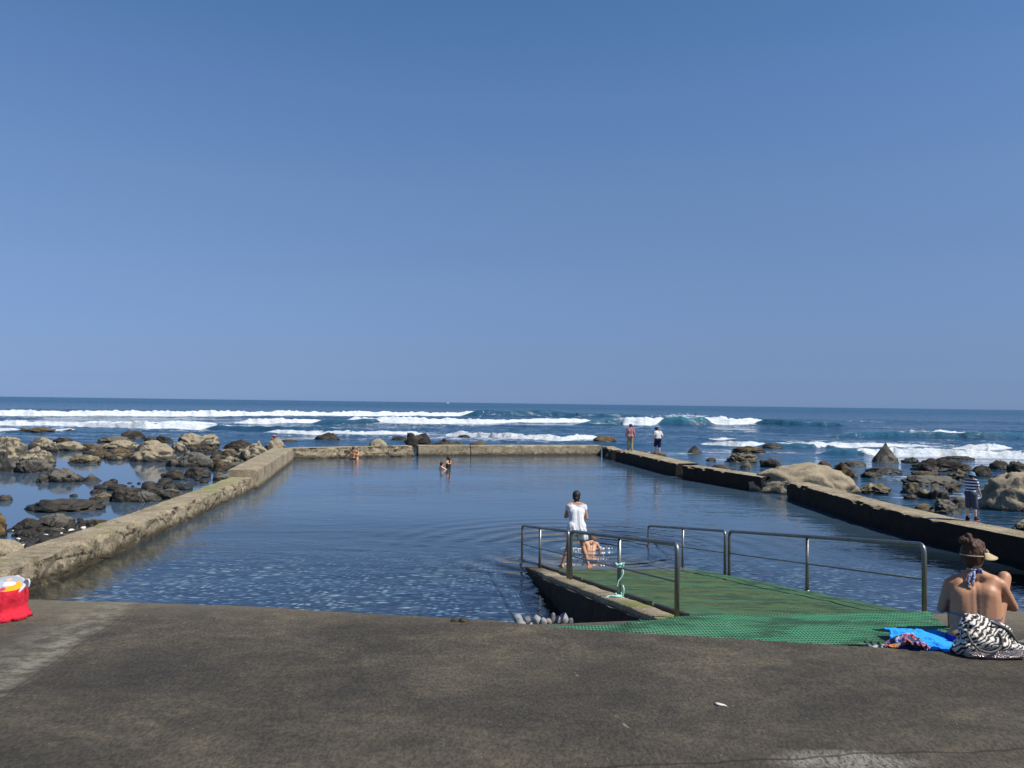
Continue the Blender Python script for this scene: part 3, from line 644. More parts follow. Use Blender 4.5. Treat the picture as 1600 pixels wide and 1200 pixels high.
G = 'rocks on the shore left of the pool'; G2 = 'rocks in the shallows beyond the right wall'
L = [
 # left tide pools, from the far edge forward
 (29, 87, 667.5, 676, BRN, 'ridge', 'long brown reef awash in the surf at far left'),
 (104, 117, 670, 674.5, BRN, 'flat', 'tiny brown reef tip in the surf right of the long reef'),
 (87, 118, 683, 692, DRK, 'flat', 'low black rock behind the row of tan boulders at left'),
 (190, 227, 672, 687, DRK, 'dome', 'dark humped rock at the surf edge left of the two small dark ones'),
 (228, 246, 682, 690, DRK, 'round', 'smaller of two dark stones behind the large star-lit boulder'),
 (247, 273, 679, 692, DRK, 'block', 'larger dark pointed stone left of the saddle-shaped boulder'),
 (276, 342, 676, 698, TAN, 'saddle', 'saddle-shaped tan boulder with dipped back at the surf edge'),
 (155, 210, 681, 693, GRY, 'dome', 'grey humped rock behind the long flat tan rock'),
 (165, 220, 687, 704, TAN, 'flat', 'long flat-topped tan rock left of the large boulder'),
 (49, 90, 683, 702, TAN, 'dome', 'rounded tan boulder touching the huge boulder at far left'),
 (73, 96, 690, 707, TAN, 'block', 'small cracked tan boulder in the middle of the far left row'),
 (92, 136, 689, 705, TAN, 'round', 'long lumpy tan boulder at the right end of the far left row'),
 (-14, 48, 681, 722, TAN, 'round', 'huge tan boulder at the left edge of the picture'),
 (270, 292, 690, 708, TAN, 'block', 'small squarish tan rock tucked behind the large boulder'),
 (203, 284, 687, 722.5, TAN, 'dome', 'large tan boulder with pale flat top mirrored in the tide pool'),
 (34, 94, 697, 726, TAN, 'block', 'peaked tan boulder in front of the huge left boulder'),
 (279, 337, 706, 730, GRY, 'dome', 'rounded grey boulder with tan crown right of the large boulder'),
 (262, 280, 717, 729.5, GRY, 'block', 'small grey stone against the left side of the rounded grey boulder'),
 (352, 399, 686, 705, DRK, 'dome', 'dark humped boulder behind the tan slab by the wall'),
 (351, 375, 701, 714, OLV, 'block', 'speckled block below the dark humped boulder'),
 (352, 371, 712, 722, TAN, 'block', 'small pale block left of the tan slab by the wall'),
 (368, 426, 688, 725, TAN, 'slab', 'tilted tan slab leaning on the pool wall with shaded underside'),
 (331, 355, 720, 737, BRN, 'jag', 'brown kelp-coated stone beside the rounded grey boulder'),
 (353, 389, 721, 732, GRY, 'flat', 'flat grey stone lying against the pool wall below the tan slab'),
 (336, 359, 738, 752, GRY, 'round', 'grey stone half hidden behind the pool wall'),
 (416, 447, 682.5, 706, TAN, 'block', 'tall fluted grey rock behind the wall with a pink hat above it'),
 (0, 42, 715, 737, GRY, 'slab', 'low grey rock under the huge boulder at left edge'),
 (26, 89, 714, 739, GRY, 'slab', 'slanted striped grey slab in front of the peaked boulder'),
 (113, 161, 710, 724, OLV, 'flat', 'wet flat olive rock alone in the middle of the tide pool'),
 (63, 81, 740, 754, GRY, 'block', 'small grey block at the left end of the mirrored grey ridge'),
 (79, 134, 731, 754, GRY, 'block', 'main lump of the mirrored grey ridge in the tide pool'),
 (130, 162, 739, 753, GRY, 'pyramid', 'pointed right end of the mirrored grey ridge'),
 (257, 298, 732, 750, DRK, 'slab', 'dark slab with sloping top in front of the rounded grey boulder'),
 (290, 333, 729, 747, DRK, 'block', 'dark block right of the sloping dark slab'),
 (1, 24, 772, 783, GRY, 'dome', 'small smooth dome of stone near the left edge of the tide pool'),
 (114, 126, 771, 776, DRK, 'round', 'tiny dark stone alone in the tide pool above the long flat rock'),
 (146, 164, 763.5, 771, DRK, 'round', 'tiny dark stone above the barnacled rock in the tide pool'),
 (141, 180, 769, 784, OLV, 'block', 'barnacled olive rock left of the three dark boulders'),
 (179, 224, 760, 785, DRK, 'dome', 'leftmost of the three dark boulders beside the pool wall'),
 (231, 262, 761, 771, BRN, 'flat', 'reddish flat stone behind the middle dark boulder'),
 (208, 256, 766, 785, GRY, 'dome', 'middle of the three dark boulders beside the pool wall'),
 (246, 293, 762, 781, GRY, 'flat', 'rightmost flat-backed boulder of the three beside the pool wall'),
 (42, 168, 778, 801, DRK, 'flat', 'long flat dark rock like a whale back in the tide pool'),
 (-40, 19, 793, 842, BRN, 'round', 'dark brown boulder cut by the left edge'),
 (18, 71, 809, 832, DRK, 'slab', 'wet black wedge-shaped rock left of the large smooth grey one'),
 (60, 126, 801, 827, GRY, 'dome', 'large smooth grey rounded rock near the cracked wall'),
 (75, 108, 823, 833, OLV, 'flat', 'low barnacled rock in front of the large smooth grey one'),
 (104, 121, 815, 825, OLV, 'round', 'small speckled stone at the right foot of the large smooth grey rock'),
 (126, 135, 808, 813, DRK, 'flat', 'smaller flat dark pebble in the water beside the large grey rock'),
 (127, 143, 812, 819, DRK, 'flat', 'larger flat dark pebble in the water beside the large grey rock'),
 (127, 143, 818, 828, GRY, 'round', 'small grey stone left of the brown rock at the wall'),
 (141, 175, 809, 827, BRN, 'block', 'brown rock resting against the cracked wall'),
 (36, 71, 829, 838, DRK, 'flat', 'low dark rock lying in the pebbles below the black wedge'),
 (92, 121, 833, 851, GRY, 'slab', 'slanted grey stone leaning on the mossy part of the wall'),
 (-30, 45, 839, 881, TAN, 'dome', 'tan domed boulder at the left edge just behind the cracked wall'),
]
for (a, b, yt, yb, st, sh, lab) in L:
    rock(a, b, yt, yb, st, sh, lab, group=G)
L2 = [
 (491, 533, 675.5, 689, DRK, 'jag', 'dark pointed rock beyond the back wall left of the couple'),
 (440, 466, 686, 691, BRN, 'flat', 'low brown rock tips in the surf right of the fluted rock'),
 (579, 606, 685, 700, 'lit', 'dome', 'pale rounded boulder peeking over the back wall right of the couple'),
 (612, 640, 681, 690, DRK, 'flat', 'low dark rock left of the jagged black outcrop'),
 (634, 676, 676, 702, DRK, 'jag', 'tallest jagged black outcrop behind the back wall'),
 (660, 732, 685, 703, DRK, 'ridge', 'long low black ridge right of the jagged outcrop'),
 (735, 762, 690, 698, BRN, 'flat', 'small brown rock just showing over the back wall panel'),
 (716, 736, 679, 685, DRK, 'dome', 'small dark rock washed by white foam beyond the back wall'),
 (927, 968, 681, 693, BRN, 'block', 'dark brown ledge in the sea left of the two walkers'),
 (1017, 1042, 704, 714, BRN, 'round', 'round brown rock behind the legs of the walker in shorts'),
 (998, 1014, 704, 711, BRN, 'flat', 'low brown rock between the two walkers'),
 (1074, 1101, 695, 708, DRK, 'pyramid', 'dark conical rock in the sea right of the two walkers'),
 (1144, 1197, 696.5, 708, BRN, 'flat', 'long flat-topped brown rock in front of a white breaker'),
 (1190, 1223, 692, 701.5, DRK, 'dome', 'dark domed rock at the end of the breaker'),
 (1104, 1120, 714.5, 720, BRN, 'flat', 'tiny brown rock tip left of the spiky brown rock'),
 (1132, 1186, 707, 723, OLV, 'jag', 'spiky mussel-covered brown rock beyond the right wall'),
 (1156, 1179, 716.5, 732, GRY, 'pyramid', 'pointed grey rock in front of the mussel-covered one'),
 (1188, 1221, 716.5, 730, DRK, 'block', 'black blocky rock left of the large tan boulder'),
 (1110, 1143, 725, 736, DRK, 'flat', 'flat black rock just behind the right wall'),
 (1278, 1298, 720, 731, BRN, 'round', 'small brown rock just above the top of the large tan boulder'),
 (1318, 1352, 720.5, 728, BRN, 'flat', 'low brown reef with foam right of the large tan boulder'),
 (1302, 1346, 721, 748, BRN, 'jag', 'craggy brown rock at the right shoulder of the large tan boulder'),
 (1362, 1407, 690.5, 722.5, GRY, 'pyramid', 'tall pointed grey pyramid rock in the sea'),
 (1408, 1437, 713.5, 723, DRK, 'block', 'small dark rock right of the pyramid rock'),
 (1472, 1522, 712, 718, DRK, 'flat', 'low dark reef before the white wash at right'),
 (1429, 1500, 715, 737, DRK, 'block', 'big black blocky rock in the middle of the right shallows'),
 (1495, 1519, 724, 736, BRN, 'block', 'brown rock touching the right end of the big black one'),
 (1518, 1550, 726, 744, DRK, 'dome', 'dark domed rock with yellowish foot behind the child'),
 (1547, 1578, 718.5, 734, DRK, 'dome', 'dark red-brown rock left of the black one at the right edge'),
 (1575, 1612, 720, 740, DRK, 'block', 'black rock at the right edge above the largest boulder'),
 (1589, 1618, 704, 716, BRN, 'jag', 'reddish reef in the foam at the right edge'),
 (1356, 1412, 729.5, 740, DRK, 'flat', 'long flat dark rock below the pyramid rock'),
 (1347, 1377, 736.5, 747, DRK, 'jag', 'small craggy dark rock left below the long flat dark one'),
 (1423, 1470, 735.5, 744, BRN, 'flat', 'flat brown rock below the big black blocky one'),
 (1410, 1497, 742, 760, GRY, 'flat', 'broad low grey shelf in the right shallows', ),
 (1436, 1464, 747, 760, DRK, 'jag', 'dark rock sitting on the broad grey shelf'),
 (1482, 1516, 732, 750, OLV, 'jag', 'grey and white craggy rock left of the child'),
 (1341, 1393, 754, 772, OLV, 'ridge', 'craggy brown rock alone behind the right wall'),
 (1407, 1440, 752.5, 772, OLV, 'block', 'light grey-topped craggy rock left of the lower cluster'),
 (1432, 1466, 764, 779, OLV, 'block', 'speckled brown rock in front of the grey-topped one'),
 (1455, 1482, 761, 781, GRY, 'block', 'pale cracked rock in the middle of the lower cluster'),
 (1477, 1501, 758, 770, BRN, 'round', 'brown stone at the back of the lower cluster'),
 (1413, 1433, 771.5, 780, DRK, 'flat', 'small dark stone in the water left of the lower cluster'),
 (1428, 1462, 786, 800, BRN, 'flat', 'brown weedy rock against the back of the right wall'),
 (1448, 1502, 779, 803, GRY, 'slab', 'smooth grey boulder just left of the child'),
 (1478, 1516, 775, 795, GRY, 'block', 'grey rock directly behind the child'),
 (1578, 1640, 812, 832, TAN, 'block', 'pale tan block behind the wall at the right edge'),
]
for r_ in L2:
    a, b, yt, yb, st, sh, lab = r_[:7]
    rock(a, b, yt, yb, st, sh, lab, group=G2 if a > 1000 else 'rocks in the surf beyond the back wall')
rock(1172, 1344, 722, 773, 'lit', 'dome', 'large pale tan boulder wedged between two pieces of the right wall', deep=.62, rz=0)
rock(1528, 1672, 737, 801, 'lit', 'dome', 'largest tan boulder with brown stains behind the child at right', deep=.7)
rock(946, 961, 707.5, 716, 'lit', 'round', 'small pale stone in the water at the far right pool corner')

# kelp and rubble that no one could count
def rubble(name, px_poly, n, smin, smax, mats, label, zj=.05, z0=0.0, hole=None):
    rs = random.Random(hash(label) % 1000 if False else len(label) * 7); v, f = ICO[3] if False else base_ico(2); vs = []; fs = []; mi = []
    xs_ = [p[0] for p in px_poly]; ys_ = [p[1] for p in px_poly]
    def ins(x, y):
        r = False; j = len(px_poly) - 1
        for i in range(len(px_poly)):
            (xi, yi), (xj, yj) = px_poly[i], px_poly[j]
            if (yi > y) != (yj > y) and x < (xj - xi) * (y - yi) / (yj - yi) + xi: r = not r
            j = i
        return r
    k = 0
    while k < n:
        x, y = rs.uniform(min(xs_), max(xs_)), rs.uniform(min(ys_), max(ys_))
        if not ins(x, y): continue
        k += 1; c = P(x, y, z0); s = smin * (smax / smin) ** (rs.random() ** 1.7); off = Vector((rs.uniform(0, 99), rs.uniform(0, 99), 0))
        sx, sy, sz = s * rs.uniform(.7, 1.3), s * rs.uniform(.7, 1.3), s * rs.uniform(.4, .8); a = rs.uniform(0, 6.28); b = len(vs)
        m = 0 if rs.random() > .2 else 1
        for p in v:
            q = Vector(p); q *= 1 + .3 * mnoise.noise(q * 1.2 + off)
            q = Vector((q.x * sx, q.y * sy, q.z * sz)); q.rotate(Matrix.Rotation(a, 3, 'Z'))
            vs.append(q * (min(1, .075 / s) if m and 'white' in label else 1) + Vector((c.x, c.y, z0 + sz * .3 + rs.random() * zj * .01)))
        fs += [tuple(i + b for i in t) for t in f]; mi += [m] * len(f)
    me = mesh(name, vs, fs); o = link(name, me)
    for m in mats: me.materials.append(m)
    me.polygons.foreach_set('material_index', mi)
    setp(o, label, 'rubble', kind='stuff'); return o
M_peb_w = flat('white_pebble', (.55, .53, .46), .8, var=.25, scale=6)
rubble('pebble_bank', [(20, 829), (60, 826), (140, 817), (165, 822), (110, 862), (40, 872), (30, 850)], 420, .03, .17, [RM[DRK], M_peb_w], 'bank of small black and white stones behind the cracked wall')
rubble('kelp_bed', [(128, 694), (160, 699), (205, 702), (215, 716), (172, 720), (140, 712)], 260, .08, .38, [RM[BRN], RM[OLV]], 'brown kelp and rubble bed between the tan rocks')
rubble('low_rocks', [(150, 757), (176, 752), (240, 756), (300, 746), (345, 748), (300, 764), (262, 772), (180, 786), (168, 776)], 60, .08, .34, [RM[DRK], RM[GRY]], 'low dark stones scattered in the tide pool beside the wall')
rubble('kelp_bed', [(290, 700), (350, 698), (362, 712), (352, 735), (333, 736), (336, 714)], 160, .08, .36, [RM[BRN], RM[OLV]], 'brown weedy rubble left of the dark humped boulder')
# ================================================================== RAMP, MAT, HANDRAILS
def tube(path, r, n=10, cap=True):
    """a round tube along a path of points -> verts, faces"""
    vs = []; fs = []; m = len(path); up = Vector((0, 0, 1)); prev = None
    for i, p in enumerate(path):
        d = (path[min(m - 1, i + 1)] - path[max(0, i - 1)]).normalized()
        if prev is None:
            a = d.cross(up) if abs(d.z) < .9 else d.cross(Vector((0, 1, 0))); a.normalize()
        else: a = (prev - d * prev.dot(d)).normalized()
        prev = a; b = d.cross(a)
        rr = r[i] if isinstance(r, (list, tuple)) else r
        for k in range(n):
            t = 2 * math.pi * k / n; vs.append(p + a * math.cos(t) * rr + b * math.sin(t) * rr)
    for i in range(m - 1):
        for k in range(n): fs.append((i * n + k, i * n + (k + 1) % n, (i + 1) * n + (k + 1) % n, (i + 1) * n + k))
    if cap: fs.append(tuple(reversed(range(n)))); fs.append(tuple(range((m - 1) * n, m * n)))
    return vs, fs
def join(*parts):
    vs = []; fs = []
    for v, f in parts:
        b = len(vs); vs += list(v); fs += [tuple(i + b for i in q) for q in f]
    return vs, fs
def arc_path(pts, rad, n=6):
    """polyline with rounded corners"""
    out = [pts[0]]
    for a, b, c in zip(pts[:-2], pts[1:-1], pts[2:]):
        p = b + (a - b).normalized() * rad; q = b + (c - b).normalized() * rad
        for k in range(n + 1):
            t = k / n; out.append(p * (1 - t) ** 2 + b * 2 * t * (1 - t) + q * t * t)
    out.append(pts[-1]); return out

# ---- concrete ramp: slab with kerbs
M_ramp = make_wall_mat('algae_ramp_shaded_sides', crack=.3, dark=.95, moss=1.0, silt=True)  # moss on top, shade painted into the colour of the sides
def ramp_slab():
    ys_ = np.linspace(8.6, 22.5, 90); vs = []; fs = []
    for i, y in enumerate(ys_):
        xl, xr = XL(y) - .28, XR(y) + .13; z = float(zr(y)) - .01
        if y < 9.5: z = min(z, 1.05 - .134 * (y - 9.28) - .06 * (9.5 - y) - .03)
        jl = mnoise.fractal(Vector((y * 1.2, 3, 0)), 1, 2, 4) * .05
        row = []
        for k in range(8): row.append(Vector((xl + jl + mnoise.noise(Vector((y * 1.5, k * .6, 7))) * .03 - .05 * (k < 7), y, -1.6 + (z - .03 + 1.6) * k / 7)))
        for k in range(1, 9): row.append(Vector((xl + jl + .02 + (xr - xl - .04) * k / 8, y, z + (.02 if k == 1 else 0))))
        row.append(Vector((xr, y, -1.6)))
        vs += row
    n = len(row)
    for i in range(len(ys_) - 1):
        for k in range(n - 1): fs.append((i * n + k, (i + 1) * n + k, (i + 1) * n + k + 1, i * n + k + 1))
    fs.append(tuple(range(n))); fs.append(tuple(reversed(range((len(ys_) - 1) * n, len(ys_) * n))))
    return mesh('ramp', vs, fs)
ramp = empty('concrete_ramp', (1.95, 9.28, 0), 'sloping concrete access ramp running down into the pool between the steel handrails', 'ramp')
off = Vector((-1.95, -9.28, 0))
me = ramp_slab(); me.transform(Matrix.Translation(off)); s_ = link('slab', me, M_ramp, ramp)
try: me.set_sharp_from_angle(angle=R(40))
except Exception: pass
def kerb(xf, y0, y1, wd, hh):
    v = []; f = []; n = 60
    for i in range(n + 1):
        y = y0 + (y1 - y0) * i / n; x = xf(y); z = float(zr(y)); jj = mnoise.noise(Vector((y * 2.2, x, 5))) * .012
        for (a, b) in ((-wd / 2, -.03), (-wd / 2, hh - .02), (-wd / 2 + .02, hh), (wd / 2 - .02, hh), (wd / 2, hh - .02), (wd / 2, -.03)): v.append(Vector((x + a + jj, y, z + b + jj)))
    for i in range(n):
        for k in range(5): f.append((i * 6 + k, (i + 1) * 6 + k, (i + 1) * 6 + k + 1, i * 6 + k + 1))
    f.append((0, 1, 2, 3, 4, 5)); f.append(tuple(n * 6 + k for k in (5, 4, 3, 2, 1, 0)))
    me = mesh('kerb', v, f); me.transform(Matrix.Translation(off)); return me
M_kerb = make_wall_mat('mossy_kerb_concrete', crack=.1, moss=1.0)
o = link('kerb', kerb(lambda y: XL(y) - .075, 9.2, 19.5, .33, .045), M_kerb, ramp)
# dark rubber edging in pieces on both sides
M_rub = flat('black_rubber', (.012, .012, .012), .6, bump=.001)
def strip(xf, y0, y1):
    v = []; f = []; n = 12
    for i in range(n + 1):
        y = y0 + (y1 - y0) * i / n; x = xf(y); z = float(zr(y))
        for (a, b) in ((-.03, -.02), (-.03, .085), (.035, .085), (.035, -.02)): v.append(Vector((x + a, y, z + b)))
    for i in range(n):
        for k in range(3): f.append((i * 4 + k, (i + 1) * 4 + k, (i + 1) * 4 + k + 1, i * 4 + k + 1))
    f.append((0, 1, 2, 3)); f.append(tuple(n * 4 + k for k in (3, 2, 1, 0)))
    me = mesh('edging', v, f); me.transform(Matrix.Translation(off)); return me
for y0, y1 in ((9.35, 10.35), (10.6, 11.6), (11.95, 13.9), (14.2, 15.6), (15.9, 17.2), (17.3, 20)):
    link('edging', strip(lambda y: XL(y) + .14, y0, y1), M_rub, ramp, smooth=False)

# ---- green mat
def mat_mesh():
    rows_ = []; nx = 60
    ya = np.linspace(0, 1, 34)
    def near(x): return yc(x) + .03 + np.interp(x, [.2, 2.3, 3.2, 4.2], [.03, 0, .18, .66])
    for t in ya:
        L0 = .22 + (1.62 - .22) * t; R0 = 4.1 + (4.26 - 4.1) * t
        x = np.linspace(L0, R0, nx); y = near(x) * (1 - t) + yflat(x) * t; rows_.append((x, np.maximum(y, near(x)) if t > 0 else y))
    for t in ya[1:]:
        x = np.linspace(1.62 + (1.92 + .19 - 1.62) * t, 4.26 + (5.28 - 4.26) * t, nx); rows_.append((x, yflat(x) * (1 - t) + 9.45 * t))
    for y in np.linspace(9.45, 17.05, 80)[1:]:
        x = np.linspace(XL(y) + .19, XR(y) - .06, nx); rows_.append((x, np.full(nx, y)))
    X = np.array([r[0] for r in rows_]); Y = np.array([r[1] for r in rows_])
    ha = deck_z(X, Y); hb = zr(Y)
    Z = np.where(Y > 9.1, np.maximum(hb, np.where(Y < 9.6, ha, hb)), ha)
    # the apron flap left of the ramp bridges the wedge between deck and kerb
    s_ = np.maximum(Y - yc(X), 0); nz_ = (fbm(X * .7, Y * .7, 3, 5) - .5) * .03 + (fbm(X * 4, Y * 4, 3, 9) - .5) * .008; ap = 1.55 - .055 - .02 * np.minimum(s_, 1.2) - .36 * np.maximum(Y - yflat(X), 0) + nz_
    Z = np.where(Y < 9.45, np.maximum(ap, np.where(Y > 9, hb, -9)), Z) + .030 + (fbm(X * 1.6, Y * 1.6, 3, 7) - .5) * .02
    Z = Z + .012 * sstep(.62, .75, fbm(X * 2.5, Y * 1.2, 2, 19))
    return grid_mesh('green_mat', X, Y, Z)
M_mat = make_mat_mat()
gm = link('green_mat', mat_mesh(), M_mat)
sol = gm.modifiers.new('thick', 'SOLIDIFY'); sol.thickness = .016
setp(gm, 'green perforated rubber mat covering the ramp and its apron, browned by algae in the middle', 'mat')

# ---- handrails
M_steel = make_steel()
def rail(label, xf, y0, y1, mids, midz=.46, y_skip=None, h=.9):
    base = Vector((xf(y0), y0, 0)); t = empty('handrail', (base.x, base.y, float(zr(y0))), label, 'handrail', group='steel handrails of the ramp')
    off = -t.location
    def g(y, z): return Vector((xf(y), y, float(zr(y)) + z))
    pth = arc_path([g(y0, -.08), g(y0, h), g(y1, h), g(y1, -.08)], .12)
    v, f = tube(pth, .030, 12); me = mesh('rail', [p + off for p in v], f); link('rail', me, M_steel, t)
    for y in mids:
        v, f = tube([g(y, -.05), g(y, h - .02)], .0285, 10); link('post', mesh('post', [p + off for p in v], f), M_steel, t)
        v, f = tube([g(y, .02), g(y, .035)], .05, 12); link('base_flange', mesh('base_flange', [p + off for p in v], f), M_steel, t)
    v, f = tube([g(y0 + .02, midz), g(y1 - .02, midz)], .013, 8); link('mid_rail', mesh('mid_rail', [p + off for p in v], f), M_steel, t)
    return t
rail('short steel handrail at the water end of the left kerb behind the woman in white', XL, 14.45, 18.9, [16.9])
rail('steel handrail on the near left kerb with pale green rope tied round its middle post', XL, 9.28, 14.25, [11.46])
rail('short steel handrail farthest out in the water on the right side of the ramp', XR, 16.15, 21.0, [18.5])
rail('long steel handrail on the near right side of the ramp towards the sitting woman', XR, 10.1, 15.95, [12.95])

# ---- rope tied round the middle post
M_rope = flat('pale_green_rope', (.33, .60, .52), .85, var=.25, scale=60, bump=.004)
def rope():
    y = 11.46; x = XL(y); z0 = float(zr(y)); rs = random.Random(4); parts = []
    def coil(z, turns, r, rr):
        pts = []
        for k in range(int(turns * 16) + 1):
            a = k / 16 * 2 * math.pi; pts.append(Vector((x + math.cos(a) * r, y + math.sin(a) * r, z + k * .0012 + .006 * math.sin(k * 1.7))))
        return tube(pts, rr, 7)
    parts.append(coil(z0 + .46, 3.2, .036, .011)); parts.append(coil(z0 + .50, 1.6, .045, .010))
    parts.append(coil(z0 + .04, 2.6, .048, .014))
    # tail hanging from the knot down the post
    def sw(pts, r, n=24):
        q = []
        for k in range(n + 1):
            t = k / n * (len(pts) - 1); i = min(int(t), len(pts) - 2); u = t - i
            p0 = pts[max(0, i - 1)]; p1 = pts[i]; p2 = pts[i + 1]; p3 = pts[min(len(pts) - 1, i + 2)]
            q.append(.5 * ((2 * p1) + (p2 - p0) * u + (2 * p0 - 5 * p1 + 4 * p2 - p3) * u * u + (3 * p1 - p0 - 3 * p2 + p3) * u ** 3))
        return tube(q, r, 7)
    V = lambda a, b, c: Vector((x + a, y + b, z0 + c))
    parts.append(sw([V(.03, -.03, .47), V(.05, -.05, .40), V(.02, -.05, .33), V(-.02, -.05, .27), V(-.035, -.045, .20)], .012))
    parts.append(sw([V(-.03, -.03, .48), V(-.06, -.04, .53), V(-.03, -.05, .50)], .009))
    parts.append(sw([V(.03, -.03, .48), V(.06, -.04, .54), V(.05, -.05, .49)], .009))
    parts.append(sw([V(.05, -.03, .06), V(.06, -.05, .16), V(.045, -.04, .22)], .014))
    parts.append(sw([V(.05, 0, .05), V(-.04, -.08, .07), V(-.14, -.04, .06), V(-.19, -.05, .03), V(-.22, -.07, -.05)], .016))
    parts.append(sw([V(.04, -.05, .05), V(.09, -.09, .04), V(.12, -.12, .06), V(.10, -.15, .03)], .010))
    parts.append(sw([V(-.20, -.05, .05), V(-.26, -.10, -.10), V(-.285, -.12, -.35), V(-.29, -.13, -.62)], .008))
    return mesh('rope', *join(*parts))
setp(link('rope', rope(), M_rope), 'pale green rope knotted round a post of the left handrail', 'rope')

# ================================================================== STONES BY THE RAMP
RMP = {'a': flat('pale_grey_pebble', (.21, .215, .225), .75, var=.3, scale=7, bump=.01), 'b': flat('mid_grey_pebble', (.10, .105, .12), .75, var=.3, scale=7, bump=.01), 'c': flat('tan_pebble', (.20, .165, .125), .8, var=.3, scale=7, bump=.01)}
G3 = 'rounded stones piled beside the ramp'
ST = [
 (802, 818, 961, 975, 'a', 'pale grey stone at the upper left of the pile beside the ramp'),
 (806, 822, 969, 979, 'a', 'low pale stone at the front left of the pile beside the ramp'),
 (818, 829, 963, 974, 'b', 'dark grey stone between the two large pale ones on the left of the pile'),
 (832, 846, 961, 975, 'a', 'large tilted pale grey stone in the middle of the pile beside the ramp'),
 (844, 854, 966, 976, 'a', 'whitish flat stone in front of the tilted one in the pile'),
 (851, 861, 966, 974, 'c', 'brownish stone in the middle of the pile beside the ramp'),
 (860, 868, 958.5, 972, 'b', 'upright dark stone with pale top right of the middle of the pile'),
 (869, 876, 963, 970, 'a', 'small round light stone between the two upright stones'),
 (875, 888, 959, 973, 'a', 'upright blue-grey stone, the tallest at the right of the pile'),
 (887, 896, 965, 973, 'b', 'dark stone at the right end of the pile by the ramp wall'),
]
def px_ground(px, py):
    # where the sight line meets the slope left of the ramp
    a = Vector((0, 0, CAM_H)); d = ray(px, py); d = d / d.y
    y = 7.4
    while y < 16:
        p = a + d * y
        if p.z < float(deck_z(p.x, y)): break
        y += .02
    return a + d * y
stone_y = 11.6
def stone(px0, px1, pt, pb, m, label):
    rock_n[0] += 1; y = stone_y + (975 - pb) * .05; cx = (px0 + px1) / 2; w_ = (px1 - px0) / F * y; h_ = (pb + 3 - pt) / F * y
    v, f = ICO[3]; offs = Vector((rock_n[0] * 3.1, 1, 2)); out = []
    for p in v:
        q = Vector(p); q *= 1 + .34 * mnoise.noise(q * .9 + offs) + .12 * mnoise.noise(q * 2.3 + offs) + .03 * mnoise.noise(q * 6 + offs)
        out.append((q.x * w_ * .54, q.y * w_ * .5, q.z * h_ * .54))
    top = PD(cx, pt, y); o = link('pebble', mesh('pebble', out, f), RMP[m], loc=(top.x, y, top.z - h_ * .5)); o.rotation_euler = (random.uniform(-.3, .3), random.uniform(-.45, .45), random.uniform(0, 3))
    setp(o, label, 'stone', G3); return o
for s in ST: stone(*s)
# the rest of the pile under and between them
def bank():
    rs = random.Random(12); v, f = ICO[3]; vs = []; fs = []; mi = []
    v, f = base_ico(2)
    for k in range(330):
        px = rs.uniform(640, 915); y = rs.uniform(10.2, 13.2); x = (px - 800) / F * y
        zt = CAM_H - (978 - hor(px) + rs.uniform(0, 12)) / F * stone_y - abs(y - stone_y) * .22 - (max(0, 780 - px) * .004)
        s = rs.uniform(.04, .10); b = len(vs); o3 = Vector((k, 3, 4))
        for p in v:
            q = Vector(p); q *= 1 + .2 * mnoise.noise(q + o3); vs.append(Vector((x + q.x * s * 1.3, y + q.y * s, zt - s * .4 + q.z * s * .7)))
        fs += [tuple(i + b for i in t) for t in f]; mi += [rs.choice((0, 0, 1, 1, 2))] * len(f)
    me = mesh('pebble_beach', vs, fs); o = link('pebble_beach', me)
    for m in RMP.values(): me.materials.append(m)
    me.polygons.foreach_set('material_index', mi)
    setp(o, 'heap of small grey pebbles at the foot of the ramp wall', 'pebbles', kind='stuff')
    # the sloping bed that carries it
bank()

# ================================================================== RED TUB AND BELONGINGS
def revolve(prof, n=48, wob=None):
    vs = []; fs = []; m = len(prof)
    for k in range(n):
        a = 2 * math.pi * k / n
        for i, (r, z) in enumerate(prof):
            rr = r + (wob(a, z, r) if wob else 0); vs.append(Vector((math.cos(a) * rr, math.sin(a) * rr, z)))
    for k in range(n):
        for i in range(m - 1): fs.append((k * m + i, ((k + 1) % n) * m + i, ((k + 1) % n) * m + i + 1, k * m + i + 1))
    return vs, fs
tb_y = 7.28; tp = PD(-2, 960, tb_y); TZ = float(deck_z(tp.x, tp.y))
tub = empty('beach_bag', (tp.x + .02, tp.y, TZ), 'red cloth beach bag with grey and orange printed lid and two ears at left', 'bag')
M_red = make_cloth('red_cloth', (.50, .020, .038), .2, 6, .03)
def redwob(a, z, r): return .034 * mnoise.noise(Vector((math.cos(a) * 2.2, math.sin(a) * 2.2, z * 5))) + .012 * mnoise.noise(Vector((math.cos(a) * 6, math.sin(a) * 6, z * 9))) + (.045 * max(0, 1 - z / .07) * mnoise.noise(Vector((math.cos(a) * 3, math.sin(a) * 3, 4))))
prof = [(.01, .004), (.20, .004), (.245, .02), (.262, .045), (.235, .075), (.215, .10), (.222, .15), (.232, .21), (.236, .26), (.232, .30), (.225, .315)]
v, f = revolve(prof, 72, redwob); link('bag_body', mesh('bag_body', v, f), M_red, tub)
# gathered hem lying on the deck
hem = []
for k in range(40):
    a = -1.9 + k * 2.3 / 39; hem.append(Vector((math.cos(a) * (.25 + .03 * math.sin(k * 1.1)), math.sin(a) * (.25 + .03 * math.sin(k * .9)), .03 + .012 * math.sin(k * 1.7))))
v, f = tube(hem, [.02 + .018 * abs(math.sin(k * .6)) for k in range(40)], 10); link('hem', mesh('hem', v, f), M_red, tub)
